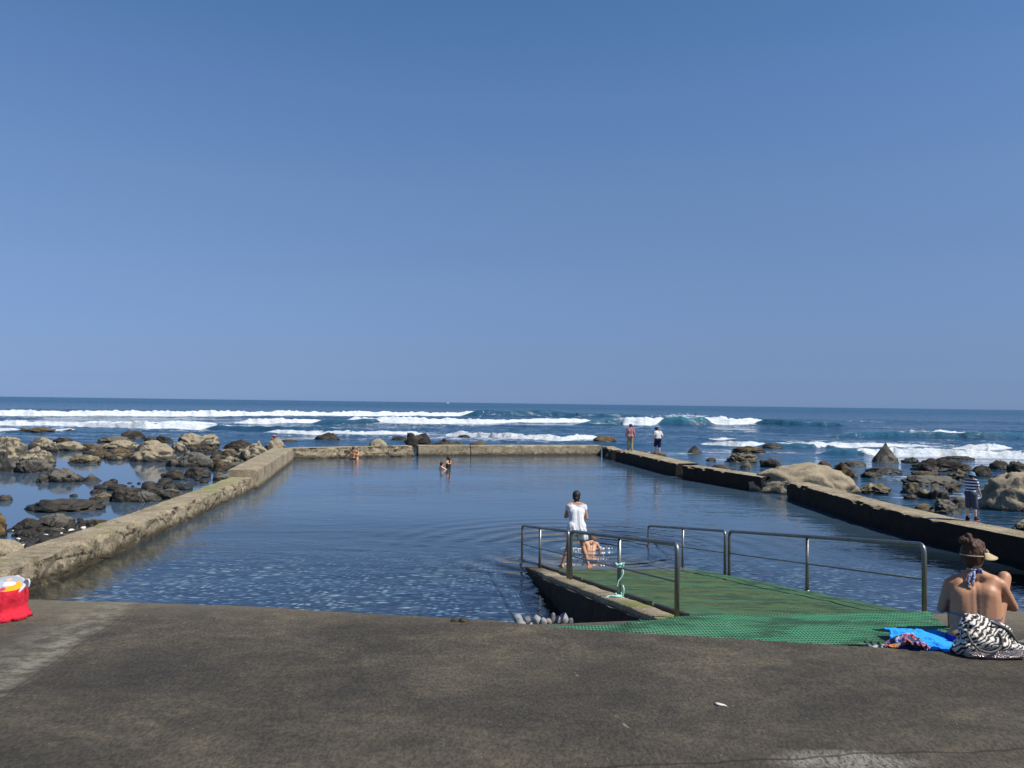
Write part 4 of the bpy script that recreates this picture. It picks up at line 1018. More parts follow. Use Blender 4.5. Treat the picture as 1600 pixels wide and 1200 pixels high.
# lid tilted towards the camera with simple printed shapes
tub.scale = (.86,) * 3
LT = Matrix.Translation((0, 0, .315)) @ Matrix.Rotation(R(22), 4, 'X')
v, f = revolve([(0, .006), (.12, .008), (.20, .006), (.222, .0), (.226, -.012), (.222, -.02)], 64)
t = NT('printed_lid'); p = t.obj(); x, y, z = t.sep(p)
def disc(cx, cy, rx, ry):
    a = t.ma('DIVIDE', t.ma('SUBTRACT', x, cx), rx); b = t.ma('DIVIDE', t.ma('SUBTRACT', y, cy), ry)
    return t.ma('LESS_THAN', t.ma('ADD', t.ma('MULTIPLY', a, a), t.ma('MULTIPLY', b, b)), 1.0)
c = t.mix(t.ma('GREATER_THAN', t.ma('ADD', t.ma('MULTIPLY', x, x), t.ma('MULTIPLY', y, y)), .205 ** 2), (.30, .32, .35), (.42, .43, .46))
c = t.mix(disc(.12, -.03, .085, .13), c, (.75, .32, .012)); c = t.mix(disc(.04, .06, .075, .045), c, (.58, .60, .60))
c = t.mix(disc(.02, -.045, .045, .04), c, (.42, .05, .10)); c = t.mix(disc(-.07, -.02, .07, .14), c, (.36, .38, .42)); c = t.mix(disc(.0, .14, .03, .02), c, (.80, .42, .15))
M_lid = t.fin(t.pbr(c, .55))
lo = link('lid', mesh('lid', v, f), M_lid, tub); lo.matrix_local = LT
M_ear = flat('grey_plastic', (.24, .27, .31), .5); M_earw = flat('white_trim', (.50, .52, .54), .5)
for (ax, ay, tilt) in ((.04, .195, -.05), (.215, .07, .55)):
    pts = [Vector((math.cos(a) * .055, 0, math.sin(a) * .085)) for a in np.linspace(0, math.pi, 14)]
    pts = [q * .8 for q in pts]
    vv = [p + Vector((0, -.008, 0)) for p in pts] + [p + Vector((0, .008, 0)) for p in pts]; n = len(pts)
    ff = [tuple(range(n)), tuple(reversed(range(n, 2 * n)))] + [(i, i + n, (i + 1) % n + n, (i + 1) % n) for i in range(n)]
    e = link('ear', mesh('ear', vv, ff), M_ear, tub, smooth=False); e.location = (ax, ay, .33); e.rotation_euler = (-.1, tilt, -.5 if tilt > 0 else 0)
    v2, f2 = tube(pts, .009, 8); link('trim', mesh('trim', v2, f2), M_earw, e)

# cloth sheets
def crumple(name, cx, cy, wx, wy, hfun, mat, n=70, thick=.012, rz=0, edge=.06, seed=0, off=.006):
    u = np.linspace(-.5, .5, n); U, V = np.meshgrid(u, u)
    ex = 1 + edge * (fbm(V * 5 + seed, V * 0 + 3, 3, 1) - .5) * 2; ey = 1 + edge * (fbm(U * 5 + seed, U * 0 + 7, 3, 2) - .5) * 2
    x = U * wx * ex; y = V * wy * ey
    c, s = math.cos(rz), math.sin(rz); X = cx + x * c - y * s; Y = cy + x * s + y * c
    Z = deck_z(X, Y) + off + hfun(U, V)
    me = grid_mesh(name, X, Y, Z); o = link(name, me, mat); m = o.modifiers.new('thick', 'SOLIDIFY'); m.thickness = thick; m.offset = 1
    return o
def folds(U, V, amp, fr, seed, dirx=1.0, diry=.35):
    d = U * dirx + V * diry; n = fbm(U * 3 + seed, V * 3, 4, seed)
    r = np.abs(np.sin((d * fr + n * 2.2) * math.pi)); r = 1 - r
    return amp * r ** 1.5 * fbm(U * 4 + 9, V * 4 + seed, 2, seed + 3) * 1.6
M_blue = make_cloth('blue_towelling', (.025, .27, .78), .12, 14, .02)
tw = PD(1456, 1003, 6.86)
crumple('towel', tw.x, 6.92, .60, .40, lambda U, V: folds(U, V, .034, 2.0, 5, .5, .8) + .075 * sstep(-.5, .45, V) * (1 - .5 * sstep(0, .5, U)) + .01, M_blue, rz=-.10, edge=.07, seed=2, off=.01, n=90)
setp(bpy.data.objects['towel'], 'bright blue towel spread in folds on the deck left of the sitting woman', 'towel')
t = NT('patterned_fabric'); p = t.obj(); vz = t.n('ShaderNodeTexVoronoi'); t.put(vz.inputs[0], t.mix(.12, p, t.n('ShaderNodeTexNoise').outputs[1])); vz.inputs['Scale'].default_value = 34
q = t.sep(vz.outputs['Color'])
c = t.ramp(q[0], [(0, (.02, .02, .03)), (.26, (.02, .035, .16)), (.46, (.30, .36, .45)), (.60, (.05, .15, .36)), (.72, (.42, .03, .05)), (.83, (.42, .15, .20)), (.95, (.55, .22, .03))])
t.m.node_tree.nodes[-1].color_ramp.interpolation = 'CONSTANT'
M_pat = t.fin(t.pbr(c, .85, t.bump(t.noise(p, 12, 3), .02)))
cl = PD(1421, 1006, 6.78)
crumple('sarong', cl.x, 6.80, .30, .30, lambda U, V: .12 * np.exp(-((U) ** 2 * 8 + (V) ** 2 * 7)) + folds(U, V, .028, 2.2, 8) + .012, M_pat, rz=-.7, edge=.2, seed=6, off=.012)
setp(bpy.data.objects['sarong'], 'bunched red, blue and white patterned cloth beside the blue towel', 'cloth')
cl2 = PD(1535 - 7, 1013, 6.5)
crumple('sarong', PD(1492, 1015, 6.66).x, 6.64, .12, .07, lambda U, V: .03 * np.exp(-(U ** 2 + V ** 2) * 12) + .012, M_pat, edge=.15, seed=9, n=24, off=.014)
setp([o for o in bpy.data.objects if o.name.startswith('sarong')][-1], 'small patterned cloth corner poking out from under the zebra bag', 'cloth')
# striped grey sandals
M_sole = flat('grey_foam_sole', (.34, .37, .39), .8); M_blk = flat('black_rubber_strap', (.014, .014, .016), .6)
def sandal(px, y, rz, label):
    b = PD(px, 1010, y); z = float(deck_z(b.x, y)); r_ = empty('sandal', (b.x, y, z + .004), label, 'sandal', rz=rz, group='grey sandals left of the towel')
    n = 24; out = []
    for k in range(n):
        a = 2 * math.pi * k / n; out.append((math.sin(a) * (.042 + .008 * math.cos(a)), math.cos(a) * .125))
    vv = [Vector((x, y_, zz)) for zz in (0, .018) for x, y_ in out]; ff = [tuple(range(n)), tuple(reversed(range(n, 2 * n)))] + [(i, (i + 1) % n, (i + 1) % n + n, i + n) for i in range(n)]
    sl_ = link('sole', mesh('sole', vv, ff), M_sole, r_, smooth=False)
    for yy in (-.06, .0, .05):
        v2, f2 = tube([Vector((-.045, yy, .01)), Vector((-.028, yy + .01, .028)), Vector((0, yy + .015, .034)), Vector((.028, yy + .01, .028)), Vector((.045, yy, .01))], .008, 8); link('strap', mesh('strap', v2, f2), M_blk, r_)
sandal(1364, 6.92, 1.35, 'left grey sandal with black straps lying at the end of the patterned cloth')
sandal(1388, 6.80, 1.15, 'right grey sandal with black straps touching the patterned cloth')

def ellip_sheet(a, b_, h):
    v = []; f = []; n = 18
    for k in range(n):
        t = 2 * math.pi * k / n; r = 1 + .18 * math.sin(3 * t + 1); v.append(Vector((math.cos(t) * a * r, math.sin(t) * b_ * r, .001)))
    for k in range(n): v.append(v[k] * .55 + Vector((0, 0, h)))
    f = [(k, (k + 1) % n, (k + 1) % n + n, k + n) for k in range(n)] + [tuple(range(n, 2 * n)), tuple(reversed(range(n)))]
    return v, f
# ---- two dark stones on the lip of the deck and a pale shell fragment
for px_, sz, lab in ((712, .045, 'left of two small dark stones on the edge of the deck'), (726, .055, 'right of two small dark stones on the edge of the deck')):
    b = P(px_, 967.5, 1.53); yy = float(yc(b.x)) - .05; rock_n[0] += 1
    o = link('pebble', rock_mesh('pebble', sz * 2, sz * 1.6, sz * .8, 'round', rock_n[0], 3), RM[DRK], loc=(b.x, yy, float(deck_z(b.x, yy)) - .005)); setp(o, lab, 'stone')
b = P(1125, 1101, 1.55)
M_shell = flat('white_shell', (.5, .48, .42), .6)
v, f = ellip_sheet(.045, .018, .008)
o = link('shell_fragment', mesh('shell_fragment', v, f), M_shell, loc=(b.x, b.y, float(deck_z(b.x, b.y)) + .002)); o.rotation_euler = (0, .1, -.3)
setp(o, 'small white shell fragment lying alone on the dark concrete', 'shell')
# ================================================================== PEOPLE
def V3(*a): return Vector(a)
def capsule(p0, p1, r0, r1, n=12, m=4):
    p0, p1 = Vector(p0), Vector(p1); d = p1 - p0; L = d.length
    d = d / L if L > 1e-6 else Vector((0, 0, 1))
    a = d.cross(Vector((0, 0, 1)) if abs(d.z) < .9 else Vector((0, 1, 0))).normalized(); b = d.cross(a)
    rings = [(-math.cos(math.pi / 2 * k / m) * r0, math.sin(math.pi / 2 * k / m) * r0, 0) for k in range(m + 1)] + [(math.sin(math.pi / 2 * k / m) * r1, math.cos(math.pi / 2 * k / m) * r1, 1) for k in range(m + 1)]
    vs = []; fs = []
    for off, r, e in rings:
        c = (p1 if e else p0) + d * off; r = max(r, 1e-4)
        for k in range(n):
            t = 2 * math.pi * k / n; vs.append(c + a * math.cos(t) * r + b * math.sin(t) * r)
    for i in range(len(rings) - 1):
        for k in range(n): fs.append((i * n + k, i * n + (k + 1) % n, (i + 1) * n + (k + 1) % n, (i + 1) * n + k))
    fs.append(tuple(reversed(range(n)))); fs.append(tuple(range((len(rings) - 1) * n, len(rings) * n)))
    return vs, fs
def ellip(c, r, rot=None, n=18, m=12):
    vs = []; fs = []; c = Vector(c)
    for i in range(m + 1):
        th = math.pi * i / m
        for k in range(n):
            ph = 2 * math.pi * k / n; s = max(math.sin(th), 1e-3)
            q = Vector((r[0] * s * math.cos(ph), r[1] * s * math.sin(ph), r[2] * math.cos(th)))
            if rot is not None: q = rot @ q
            vs.append(c + q)
    for i in range(m):
        for k in range(n): fs.append((i * n + k, (i + 1) * n + k, (i + 1) * n + (k + 1) % n, i * n + (k + 1) % n))
    fs.append(tuple(range(n))); fs.append(tuple(reversed(range(m * n, (m + 1) * n))))
    return vs, fs
def fuse(prims, voxel, smooth=4, fac=.5, name='body'):
    """one continuous surface from overlapping volumes"""
    me = mesh(name, *join(*prims)); o = bpy.data.objects.new('tmp', me); C.objects.link(o)
    m = o.modifiers.new('r', 'REMESH'); m.mode = 'VOXEL'; m.voxel_size = voxel; m.use_smooth_shade = True
    s = o.modifiers.new('s', 'SMOOTH'); s.factor = fac; s.iterations = smooth
    dg = bpy.context.evaluated_depsgraph_get(); dg.update()
    new = bpy.data.meshes.new_from_object(o.evaluated_get(dg)); new.name = name
    bpy.data.objects.remove(o); return new
def cut(me, co, no):
    """remove everything on the side the normal points to"""
    bm = bmesh.new(); bm.from_mesh(me)
    bmesh.ops.bisect_plane(bm, geom=bm.verts[:] + bm.edges[:] + bm.faces[:], plane_co=co, plane_no=no, clear_outer=True)
    bm.to_mesh(me); bm.free(); me.update(); return me

STAND = dict(pel=(0, 0, .95), wai=(0, .0, 1.08), che=(0, .0, 1.25), nek=(0, -.01, 1.42), hed=(0, .02, 1.57),
             shL=(-.175, -.01, 1.385), shR=(.175, -.01, 1.385), elL=(-.22, -.03, 1.11), elR=(.22, -.03, 1.11), haL=(-.23, .04, .87), haR=(.23, .04, .87),
             hpL=(-.09, 0, .90), hpR=(.09, 0, .90), knL=(-.10, .015, .49), knR=(.10, .015, .49), anL=(-.105, -.02, .08), anR=(.105, -.02, .08), toL=(0, 0, 0), toR=(0, 0, 0))
def pose(base=STAND, **k):
    d = {a: Vector(b) for a, b in base.items()}
    for a, b in k.items(): d[a] = Vector(b)
    return d
def head_rot(yaw, pitch): return Matrix.Rotation(yaw, 3, 'Z') @ Matrix.Rotation(pitch, 3, 'X')
def hand(w, e, side, curl=.5, s=1.0, d=None, palm_n=None):
    """palm, four unequal bent fingers and a thumb from the side of the palm"""
    d = (d or (w - e)).normalized(); pn = (palm_n or Vector((-side, 0, 0)))   # direction the palm faces
    pn = (pn - d * pn.dot(d)).normalized(); sd_ = d.cross(pn).normalized()
    pr = [capsule(w - d * .01 * s, w + d * .03 * s, .026 * s, .028 * s)]
    rot = Matrix((sd_, pn, d)).transposed()
    pr.append(ellip(w + d * .05 * s, (.040 * s, .017 * s, .052 * s), rot))
    fwd = 1 if sd_.y > 0 else -1
    for k, (o, L) in enumerate(((.030, .070), (.011, .080), (-.010, .075), (-.029, .058))):
        b = w + d * .088 * s + sd_ * o * s * fwd
        c1 = curl * .8; d1 = (d * math.cos(c1) + pn * math.sin(c1)); c2 = curl * 1.7; d2 = d * math.cos(c2) + pn * math.sin(c2)
        m_ = b + d1 * L * .55 * s; pr.append(capsule(b - d * .012 * s, m_, .0095 * s, .0088 * s, 8, 3)); pr.append(capsule(m_, m_ + d2 * L * .5 * s, .0088 * s, .0068 * s, 8, 3))
    tb_ = w + d * .025 * s + sd_ * .030 * s * fwd; td = (d * .6 + sd_ * fwd * .65 + pn * .35).normalized()
    pr.append(capsule(tb_, tb_ + td * .04 * s, .012 * s, .0105 * s, 8, 3)); pr.append(capsule(tb_ + td * .04 * s, tb_ + td * .04 * s + (td + d * .6).normalized() * .03 * s, .0105 * s, .008 * s, 8, 3))
    return pr
def body_prims(J, fem=.5, yaw=0, pitch=0, g=0.0, hands=True, head=True, curl=.5, build=1.0, feet=True, hs=1.0, ears=True):
    pr = []; b = build; up = (J['nek'] - J['pel']).normalized()
    lat = (J['shR'] - J['shL']).normalized(); fw = up.cross(lat).normalized()
    latp = (J['hpR'] - J['hpL']).normalized(); fwp = up.cross(latp).normalized()
    for s, S in ((-1, 'L'), (1, 'R')):
        hp, sh = J['hp' + S], J['sh' + S]
        W = J['wai'] + latp * s * .058 * b; Cc = J['che'] + lat * s * .078 * b; P_ = J['pel'] + latp * s * .065 * b
        pr.append(capsule(P_, W, (.100 + .012 * fem) * b + g, (.088 - .010 * fem) * b + g)); pr.append(capsule(W, Cc, (.088 - .010 * fem) * b + g, .098 * b + g))
        pr.append(capsule(Cc, sh * .72 + J['nek'] * .28, .092 * b + g, .058 * b + g)); pr.append(capsule(Cc + up * .03, sh - lat * s * .015, .07 * b + g, .056 * b + g))
        pr.append(capsule(J['nek'] + up * .01, sh, .048 * b + g, .050 * b + g))
        pr.append(ellip(hp - fwp * .045 + up * .02, (.088 * b + g, .085 * b + g, .095 * b + g)))
        if fem > .6: pr.append(ellip(Cc + fw * .075 - up * .0, (.055 + g, .045 + g, .055 + g)))
        kn, an = J['kn' + S], J['an' + S]
        pr.append(capsule(hp, hp.lerp(kn, .5), .088 * b + g, .073 * b + g)); pr.append(capsule(hp.lerp(kn, .5), kn, .073 * b + g, .052 * b + g))
        sd = (an - kn).normalized(); bk = (kn - hp).normalized() - sd; bk = bk.normalized() if bk.length > .15 else -fwp
        if bk.dot(fwp) > 0 and (kn - hp).normalized().dot(sd) > .9: bk = -fwp
        pr.append(capsule(kn, kn.lerp(an, .4) - fwp * .018, .050 * b + g, .050 * b + g)); pr.append(capsule(kn.lerp(an, .4) - fwp * .012, an, .047 * b + g, .031 * b + g))
        if feet:
            ft = J['to' + S] if J['to' + S].length > 0 else fwp.copy(); ft.normalize()
            dn = Vector((0, 0, -1)); 
            heel = an - ft * .035 + dn * .045; ball = an + ft * .115 + dn * .058; toe = an + ft * .165 + dn * .062
            pr.append(capsule(an, heel, .034 + g, .030 + g)); pr.append(capsule(an + dn * .01, ball, .034 + g, .026 + g)); pr.append(capsule(heel, ball, .028 + g, .024 + g))
            sx = ft.cross(dn)
            for q in (-.022, 0, .022): pr.append(capsule(ball + sx * q, toe + sx * q, .017 + g, .012 + g, 8, 3))
        el, ha = J['el' + S], J['ha' + S]
        pr.append(capsule(sh, sh.lerp(el, .45), .052 * b + g, .045 * b + g)); pr.append(capsule(sh.lerp(el, .45), el, .045 * b + g, .036 * b + g))
        pr.append(capsule(el, el.lerp(ha, .35), .037 * b + g, .038 * b + g)); pr.append(capsule(el.lerp(ha, .35), ha, .037 * b + g, .024 * b + g))
        if hands: pr += hand(ha, el, s, curl, hs, palm_n=lat * -s * .8 - fw * .2)
    pr.append(capsule(J['pel'], J['wai'], .095 * b + g, .085 * b + g)); pr.append(capsule(J['wai'], J['che'], .085 * b + g, .095 * b + g))
    if head:
        Hh = J['hed']; rt = head_rot(yaw, pitch); r = lambda x, y, z: Hh + rt @ Vector((x, y, z))
        pr.append(capsule(J['nek'] - up * .03, r(0, -.015, -.06), .056 * b + g, .050 + g))
        pr.append(ellip(r(0, -.008, .028), (.074, .094, .088), rt)); pr.append(ellip(r(0, .022, -.045), (.056, .066, .068), rt)); pr.append(ellip(r(0, .045, -.085), (.034, .034, .026), rt))
        pr.append(capsule(r(0, .088, .012), r(0, .108, -.022), .010, .015, 8, 3)); pr.append(capsule(r(-.022, .078, -.055), r(.022, .078, -.055), .011, .011, 8, 3))
        pr.append(capsule(r(-.04, .078, .028), r(.04, .078, .028), .013, .013, 8, 3))
        if ears:
            for s in (-1, 1): pr.append(ellip(r(s * .077, -.005, -.012), (.010, .020, .032), rt))
    return pr
def place(root, o): o.parent = root; return o
def person(loc, rz, label, scale=1.0, group=None):
    t = empty('person', loc, label, 'person', rz, group); t.scale = (scale,) * 3; return t
SK_TAN = make_skin('tanned_skin', (.40, .205, .115)); SK_WARM = make_skin('warm_skin', (.46, .25, .15)); SK_PALE = make_skin('pale_skin', (.55, .34, .235)); SK_BRN = make_skin('brown_skin', (.30, .155, .085))
H_BLK = make_hair('black_hair', (.006, .005, .005), (.022, .017, .014)); H_BRN = make_hair('brown_hair', (.016, .007, .004), (.095, .040, .018)); H_LBR = make_hair('light_brown_hair', (.07, .035, .016), (.20, .11, .05))
M_eye = flat('eye_dark', (.02, .016, .014), .25, bump=0)
def add_eyes(t, J, yaw, pitch):
    rt = head_rot(yaw, pitch)
    for s in (-1, 1): link('eye', mesh('eye', *ellip(J['hed'] + rt @ Vector((s * .031, .086, .008)), (.011, .007, .007), rt, 10, 6)), M_eye, t)
def hair_cap(J, yaw, pitch, extra=(), vox=.012, g=.012, low=-.06):
    """hair over the crown and back of the head"""
    Hh = J['hed']; rt = head_rot(yaw, pitch); r = lambda x, y, z: Hh + rt @ Vector((x, y, z))
    pr = [ellip(r(0, -.022, .035), (.078 + g, .090 + g, .085 + g), rt), ellip(r(0, -.045, -.01), (.074 + g, .060 + g, .078 + g), rt)]
    for a in extra: pr.append(a(r, rt))
    return fuse(pr, vox, 3, name='hair')
def sleeve(J, S, f, r0, r1):
    sh, el = J['sh' + S], J['el' + S]; return capsule(sh, sh.lerp(el, f), r0, r1)
def torso_prims(J, g, fem=.5, build=1.0, low=True):
    pr = []; b = build; up = (J['nek'] - J['pel']).normalized(); lat = (J['shR'] - J['shL']).normalized(); latp = (J['hpR'] - J['hpL']).normalized()
    fw = up.cross(lat).normalized(); fwp = up.cross(latp).normalized()
    for s, S in ((-1, 'L'), (1, 'R')):
        W = J['wai'] + latp * s * .058 * b; Cc = J['che'] + lat * s * .078 * b; P_ = J['pel'] + latp * s * .065 * b
        pr += [capsule(P_, W, (.100 + .012 * fem) * b + g, (.088 - .008 * fem) * b + g), capsule(W, Cc, (.088 - .008 * fem) * b + g, .098 * b + g), capsule(Cc, J['sh' + S] * .72 + J['nek'] * .28, .092 * b + g, .058 * b + g),
               capsule(Cc + up * .03, J['sh' + S] - lat * s * .015, .07 * b + g, .056 * b + g), capsule(J['nek'] - up * .03, J['sh' + S], .045 * b + g, .050 * b + g)]
        if low: pr.append(ellip(J['hp' + S] - fwp * .045 + up * .02, (.088 * b + g, .085 * b + g, .095 * b + g)))
        if fem > .6: pr.append(ellip(Cc + fw * .075, (.055 + g, .045 + g, .055 + g)))
    pr += [capsule(J['pel'], J['wai'], .095 * b + g, .085 * b + g), capsule(J['wai'], J['che'], .085 * b + g, .095 * b + g)]
    return pr
def leg_prims(J, g, f0_=0.0, f1=1.0, flare=0.0, build=1.0):
    pr = []; latp = (J['hpR'] - J['hpL']).normalized(); up = (J['wai'] - J['pel']).normalized(); fwp = up.cross(latp).normalized(); b = build
    for s, S in ((-1, 'L'), (1, 'R')):
        hp, kn, an = J['hp' + S], J['kn' + S], J['an' + S]
        pr += [capsule(J['pel'] + latp * s * .065, hp, .108 * b + g, .098 * b + g), ellip(hp - fwp * .045 + up * .02, (.088 * b + g, .085 * b + g, .095 * b + g))]
        if f1 <= 1: pr.append(capsule(hp, hp.lerp(kn, f1), .090 * b + g, (.090 - .036 * f1) * b + g + flare))
        else: pr += [capsule(hp, kn, .090 * b + g, .056 * b + g + flare * .5), capsule(kn, kn.lerp(an, f1 - 1), .056 * b + g + flare * .5, .042 * b + g + flare)]
    return pr
Z3 = Vector((0, 0, 1))

# ---- woman in the white playsuit standing on the ramp with her back to us
wy = 17.35; wp = PD(900, 883, wy); wx = wp.x
J = pose(knL=(-.165, .08, .50), knR=(.155, .06, .50), anL=(-.29, .10, .085), anR=(.27, -.05, .09), hpL=(-.095, -.01, .92), hpR=(.095, .01, .92),
         shL=(-.165, .06, 1.37), shR=(.165, .05, 1.37), elL=(-.225, .12, 1.12), haL=(-.10, .30, 1.12), elR=(.235, .06, 1.10), haR=(.10, .26, 1.16),
         che=(0, .04, 1.245), nek=(.0, .085, 1.415), hed=(.02, .15, 1.56), toL=(-.35, .9, 0), toR=(.5, .85, 0))
t = person((wx, wy, float(zr(wy)) + .0), R(4), 'black-haired woman in a short white playsuit standing barefoot on the ramp', 1.0)
link('body', fuse(body_prims(J, .8, -.25, -.15, curl=.7), .010, 3), SK_TAN, t)
tt = NT('white_speckled_cotton'); p = tt.obj(); dt = tt.ma('LESS_THAN', tt.vor(p, 26), .16)
c = tt.mix(tt.ma('MULTIPLY', dt, .8), (.58, .59, .63), (.34, .35, .44)); M_play = tt.fin(tt.pbr(c, .85, tt.bump(tt.noise(tt.mp(p, (1, 1, .35)), 22, 4, .6, .5), .02)))
pr = torso_prims(J, .016, .9) + [sleeve(J, 'L', .22, .062, .066), sleeve(J, 'R', .22, .062, .066)]
pr += [capsule(J['wai'] + V3(s * .05, -.015, .0), J['pel'] + V3(s * .07, -.03, -.08), .108, .135) for s in (-1, 1)] + [capsule(J['che'] + V3(s * .05, -.02, 0), J['wai'] + V3(s * .05, -.015, 0), .108, .108) for s in (-1, 1)]
for s, S in ((-1, 'L'), (1, 'R')):
    hp, kn = J['hp' + S], J['kn' + S]; pr += [capsule(J['pel'] + V3(s * .06, 0, 0), hp.lerp(kn, .40), .125, .118), capsule(hp.lerp(kn, .12), hp.lerp(kn, .52), .118, .120), ellip(hp + V3(0, -.05, .02), (.11, .10, .12))]
me = fuse(pr, .010, 4, name='playsuit'); cut(me, J['nek'] + V3(0, 0, -.022), V3(0, .10, 1))
# uneven hem
bm = bmesh.new(); bm.from_mesh(me)
bmesh.ops.bisect_plane(bm, geom=bm.verts[:] + bm.edges[:] + bm.faces[:], plane_co=V3(0, 0, .655), plane_no=V3(-.10, .0, -1), clear_outer=True); bm.to_mesh(me); bm.free()
for v in me.vertices:
    k = max(0, (1.0 - v.co.z) / .35); a = math.atan2(v.co.y, v.co.x)
    v.co += V3(v.co.x, v.co.y, 0).normalized() * (.020 * k * math.sin(a * 14 + v.co.z * 12) + .010 * k)
link('playsuit', me, M_play, t)
def _bun(r, rt): return ellip(r(.0, -.085, -.055), (.050, .045, .055), rt)
link('hair', hair_cap(J, -.25, -.15, (_bun, lambda r, rt: capsule(r(.03, -.06, -.07), r(.05, -.05, -.12), .035, .018)), .011, .014), H_BLK, t)

# ---- boy crouching in the shallow water, hands in the water
by = 19.4; bp = PD(923, 858, by)
J = pose(pel=(0, -.10, .30), wai=(.0, -.02, .43), che=(.0, .12, .60), nek=(.0, .24, .74), hed=(.02, .35, .855), shL=(-.17, .18, .72), shR=(.17, .18, .72),
         elL=(-.27, .26, .50), elR=(.30, .22, .48), haL=(-.36, .22, .27), haR=(.40, .14, .27), hpL=(-.09, -.08, .28), hpR=(.09, -.08, .28), knL=(-.20, .30, .34), knR=(.20, .28, .34), anL=(-.17, .05, .02), anR=(.17, .05, .02))
t = person((bp.x, by, -.47), R(-8), 'bare-backed boy crouching in the shallow water beside the woman in white', .86)
link('body', fuse(body_prims(J, .3, -.1, -.35, build=.86, curl=.3), .010, 3), SK_WARM, t)
link('hair', hair_cap(J, -.1, -.35, (), .011, .009), H_LBR, t)
link('swim_shorts', cut(fuse(leg_prims(J, .012, 0, .6, build=.86), .012, 3, name='swim_shorts'), V3(0, -.05, .38), V3(0, .2, 1)), make_cloth('dark_swim_cloth', (.03, .035, .05)), t)
# splashes where his hands meet the water
M_spl = flat('white_splash', (.75, .78, .80), .3, bump=.01)
def splash(px, py, n, r):
    rs = random.Random(px); b = P(px, py, 0); prs = []
    for k in range(n):
        a = rs.uniform(0, 6.28); d = r * rs.random() ** .6; s = rs.uniform(.006, .02); prs.append(ellip((b.x + math.cos(a) * d * 1.4, b.y + math.sin(a) * d * .7, rs.uniform(0, .05) * (1 - d / r)), (s * 1.6, s, s * .6), None, 8, 5))
    o = link('splash', mesh('splash', *join(*prs)), M_spl); return o
setp(splash(939, 856.5, 26, .22), 'white splash of water at the right hand of the crouching boy', 'splash', kind='stuff')
setp(splash(893, 857, 26, .22), 'white splash of water at the left hand of the crouching boy', 'splash', kind='stuff')

# ---- the two walkers on the right wall, backs to us
def wall_pt(px, py, z=WZ): return P(px, py, z)
w1 = wall_pt(985, 704.5); J = pose(elL=(-.25, -.02, 1.12), elR=(.25, -.02, 1.12), haL=(-.27, .05, .88), haR=(.27, .05, .88), anL=(-.12, .1, .08), knL=(-.11, .05, .49), anR=(.10, -.06, .08), hed=(.02, .04, 1.57))
t = person((w1.x, w1.y + .1, WZ + .005), R(-6), 'person in a dark brimmed hat, pink jacket and khaki trousers standing on the right wall', 1.0, 'walkers on the right wall')
link('body', fuse(body_prims(J, .4, -.1, -.1), .014, 3), SK_WARM, t)
link('hair', hair_cap(J, -.1, -.1, (), .014, .006), H_BLK, t)
M_pink = make_cloth('dusty_pink_cotton', (.36, .17, .19)); M_kh = make_cloth('khaki_cotton', (.26, .215, .125))
pr = torso_prims(J, .022, .4)
for S in 'LR': pr += [capsule(J['sh' + S], J['el' + S], .066, .052), capsule(J['el' + S], J['ha' + S], .052, .040)]
me = fuse(pr, .014, 3, name='jacket'); cut(me, V3(0, 0, .90), V3(0, 0, -1)) if False else None
bm = bmesh.new(); bm.from_mesh(me)
for v in [v for v in bm.verts if v.co.z < .93 and abs(v.co.x) < .2]: bm.verts.remove(v)
bm.to_mesh(me); bm.free(); cut(me, J['nek'] + V3(0, 0, .02), V3(0, .2, 1)); link('jacket', me, M_pink, t)
link('trousers', cut(fuse(leg_prims(J, .018, 0, 1.95, .012) + [capsule(J['pel'], J['wai'], .12, .10)], .014, 3, name='trousers'), V3(0, 0, 1.02), Z3), M_kh, t)
def hat(t, J, yaw, pitch, mat, brim=.14, crown=.1, dz=.055, floppy=.02, band=None, cap_only=False, peak=0):
    Hh = J['hed']; rt = head_rot(yaw, pitch)
    prof = [(brim, -.012 - floppy), (brim * .98, -.004 - floppy), (crown + .005, .0), (crown, .03), (crown * .86, .065), (crown * .5, .082), (0.001, .085)]
    if cap_only: prof = [(crown + .006, -.02), (crown, .02), (crown * .92, .055), (crown * .6, .085), (.001, .095)]
    v, f = revolve(prof, 36)
    if peak:
        n = 14; pv = []; 
        for k in range(n + 1):
            a = math.pi * k / n; pv.append(Vector((math.cos(a) * crown * .95, crown * .62 + math.sin(a) * peak, -.018 - .02 * math.sin(a)))); 
        for k in range(n + 1):
            a = math.pi * k / n; pv.append(Vector((math.cos(a) * crown * .95, crown * .62 + math.sin(a) * .01, -.008)))
        pf_ = [(k, k + 1, n + 2 + k, n + 1 + k) for k in range(n)]
        v, f = join((v, f), (pv, pf_))
    me = mesh('hat', v, f); o = link('hat', me, mat, t); o.matrix_local = Matrix.Translation(Hh + rt @ Vector((0, -.01, dz))) @ rt.to_4x4()
    m = o.modifiers.new('thick', 'SOLIDIFY'); m.thickness = .005
    if band:
        v, f = revolve([(crown + .010, .004), (crown + .008, .028)], 36); link('hat_band', mesh('hat_band', v, f), band, o)
    return o
M_dk = make_cloth('black_felt', (.02, .018, .018)); M_ltb = flat('tan_band', (.30, .24, .17), .8)
hat(t, J, -.1, -.1, M_dk, .145, .102, .045, .015, M_ltb)
M_shoe = flat('dark_shoe_leather', (.05, .045, .04), .6)
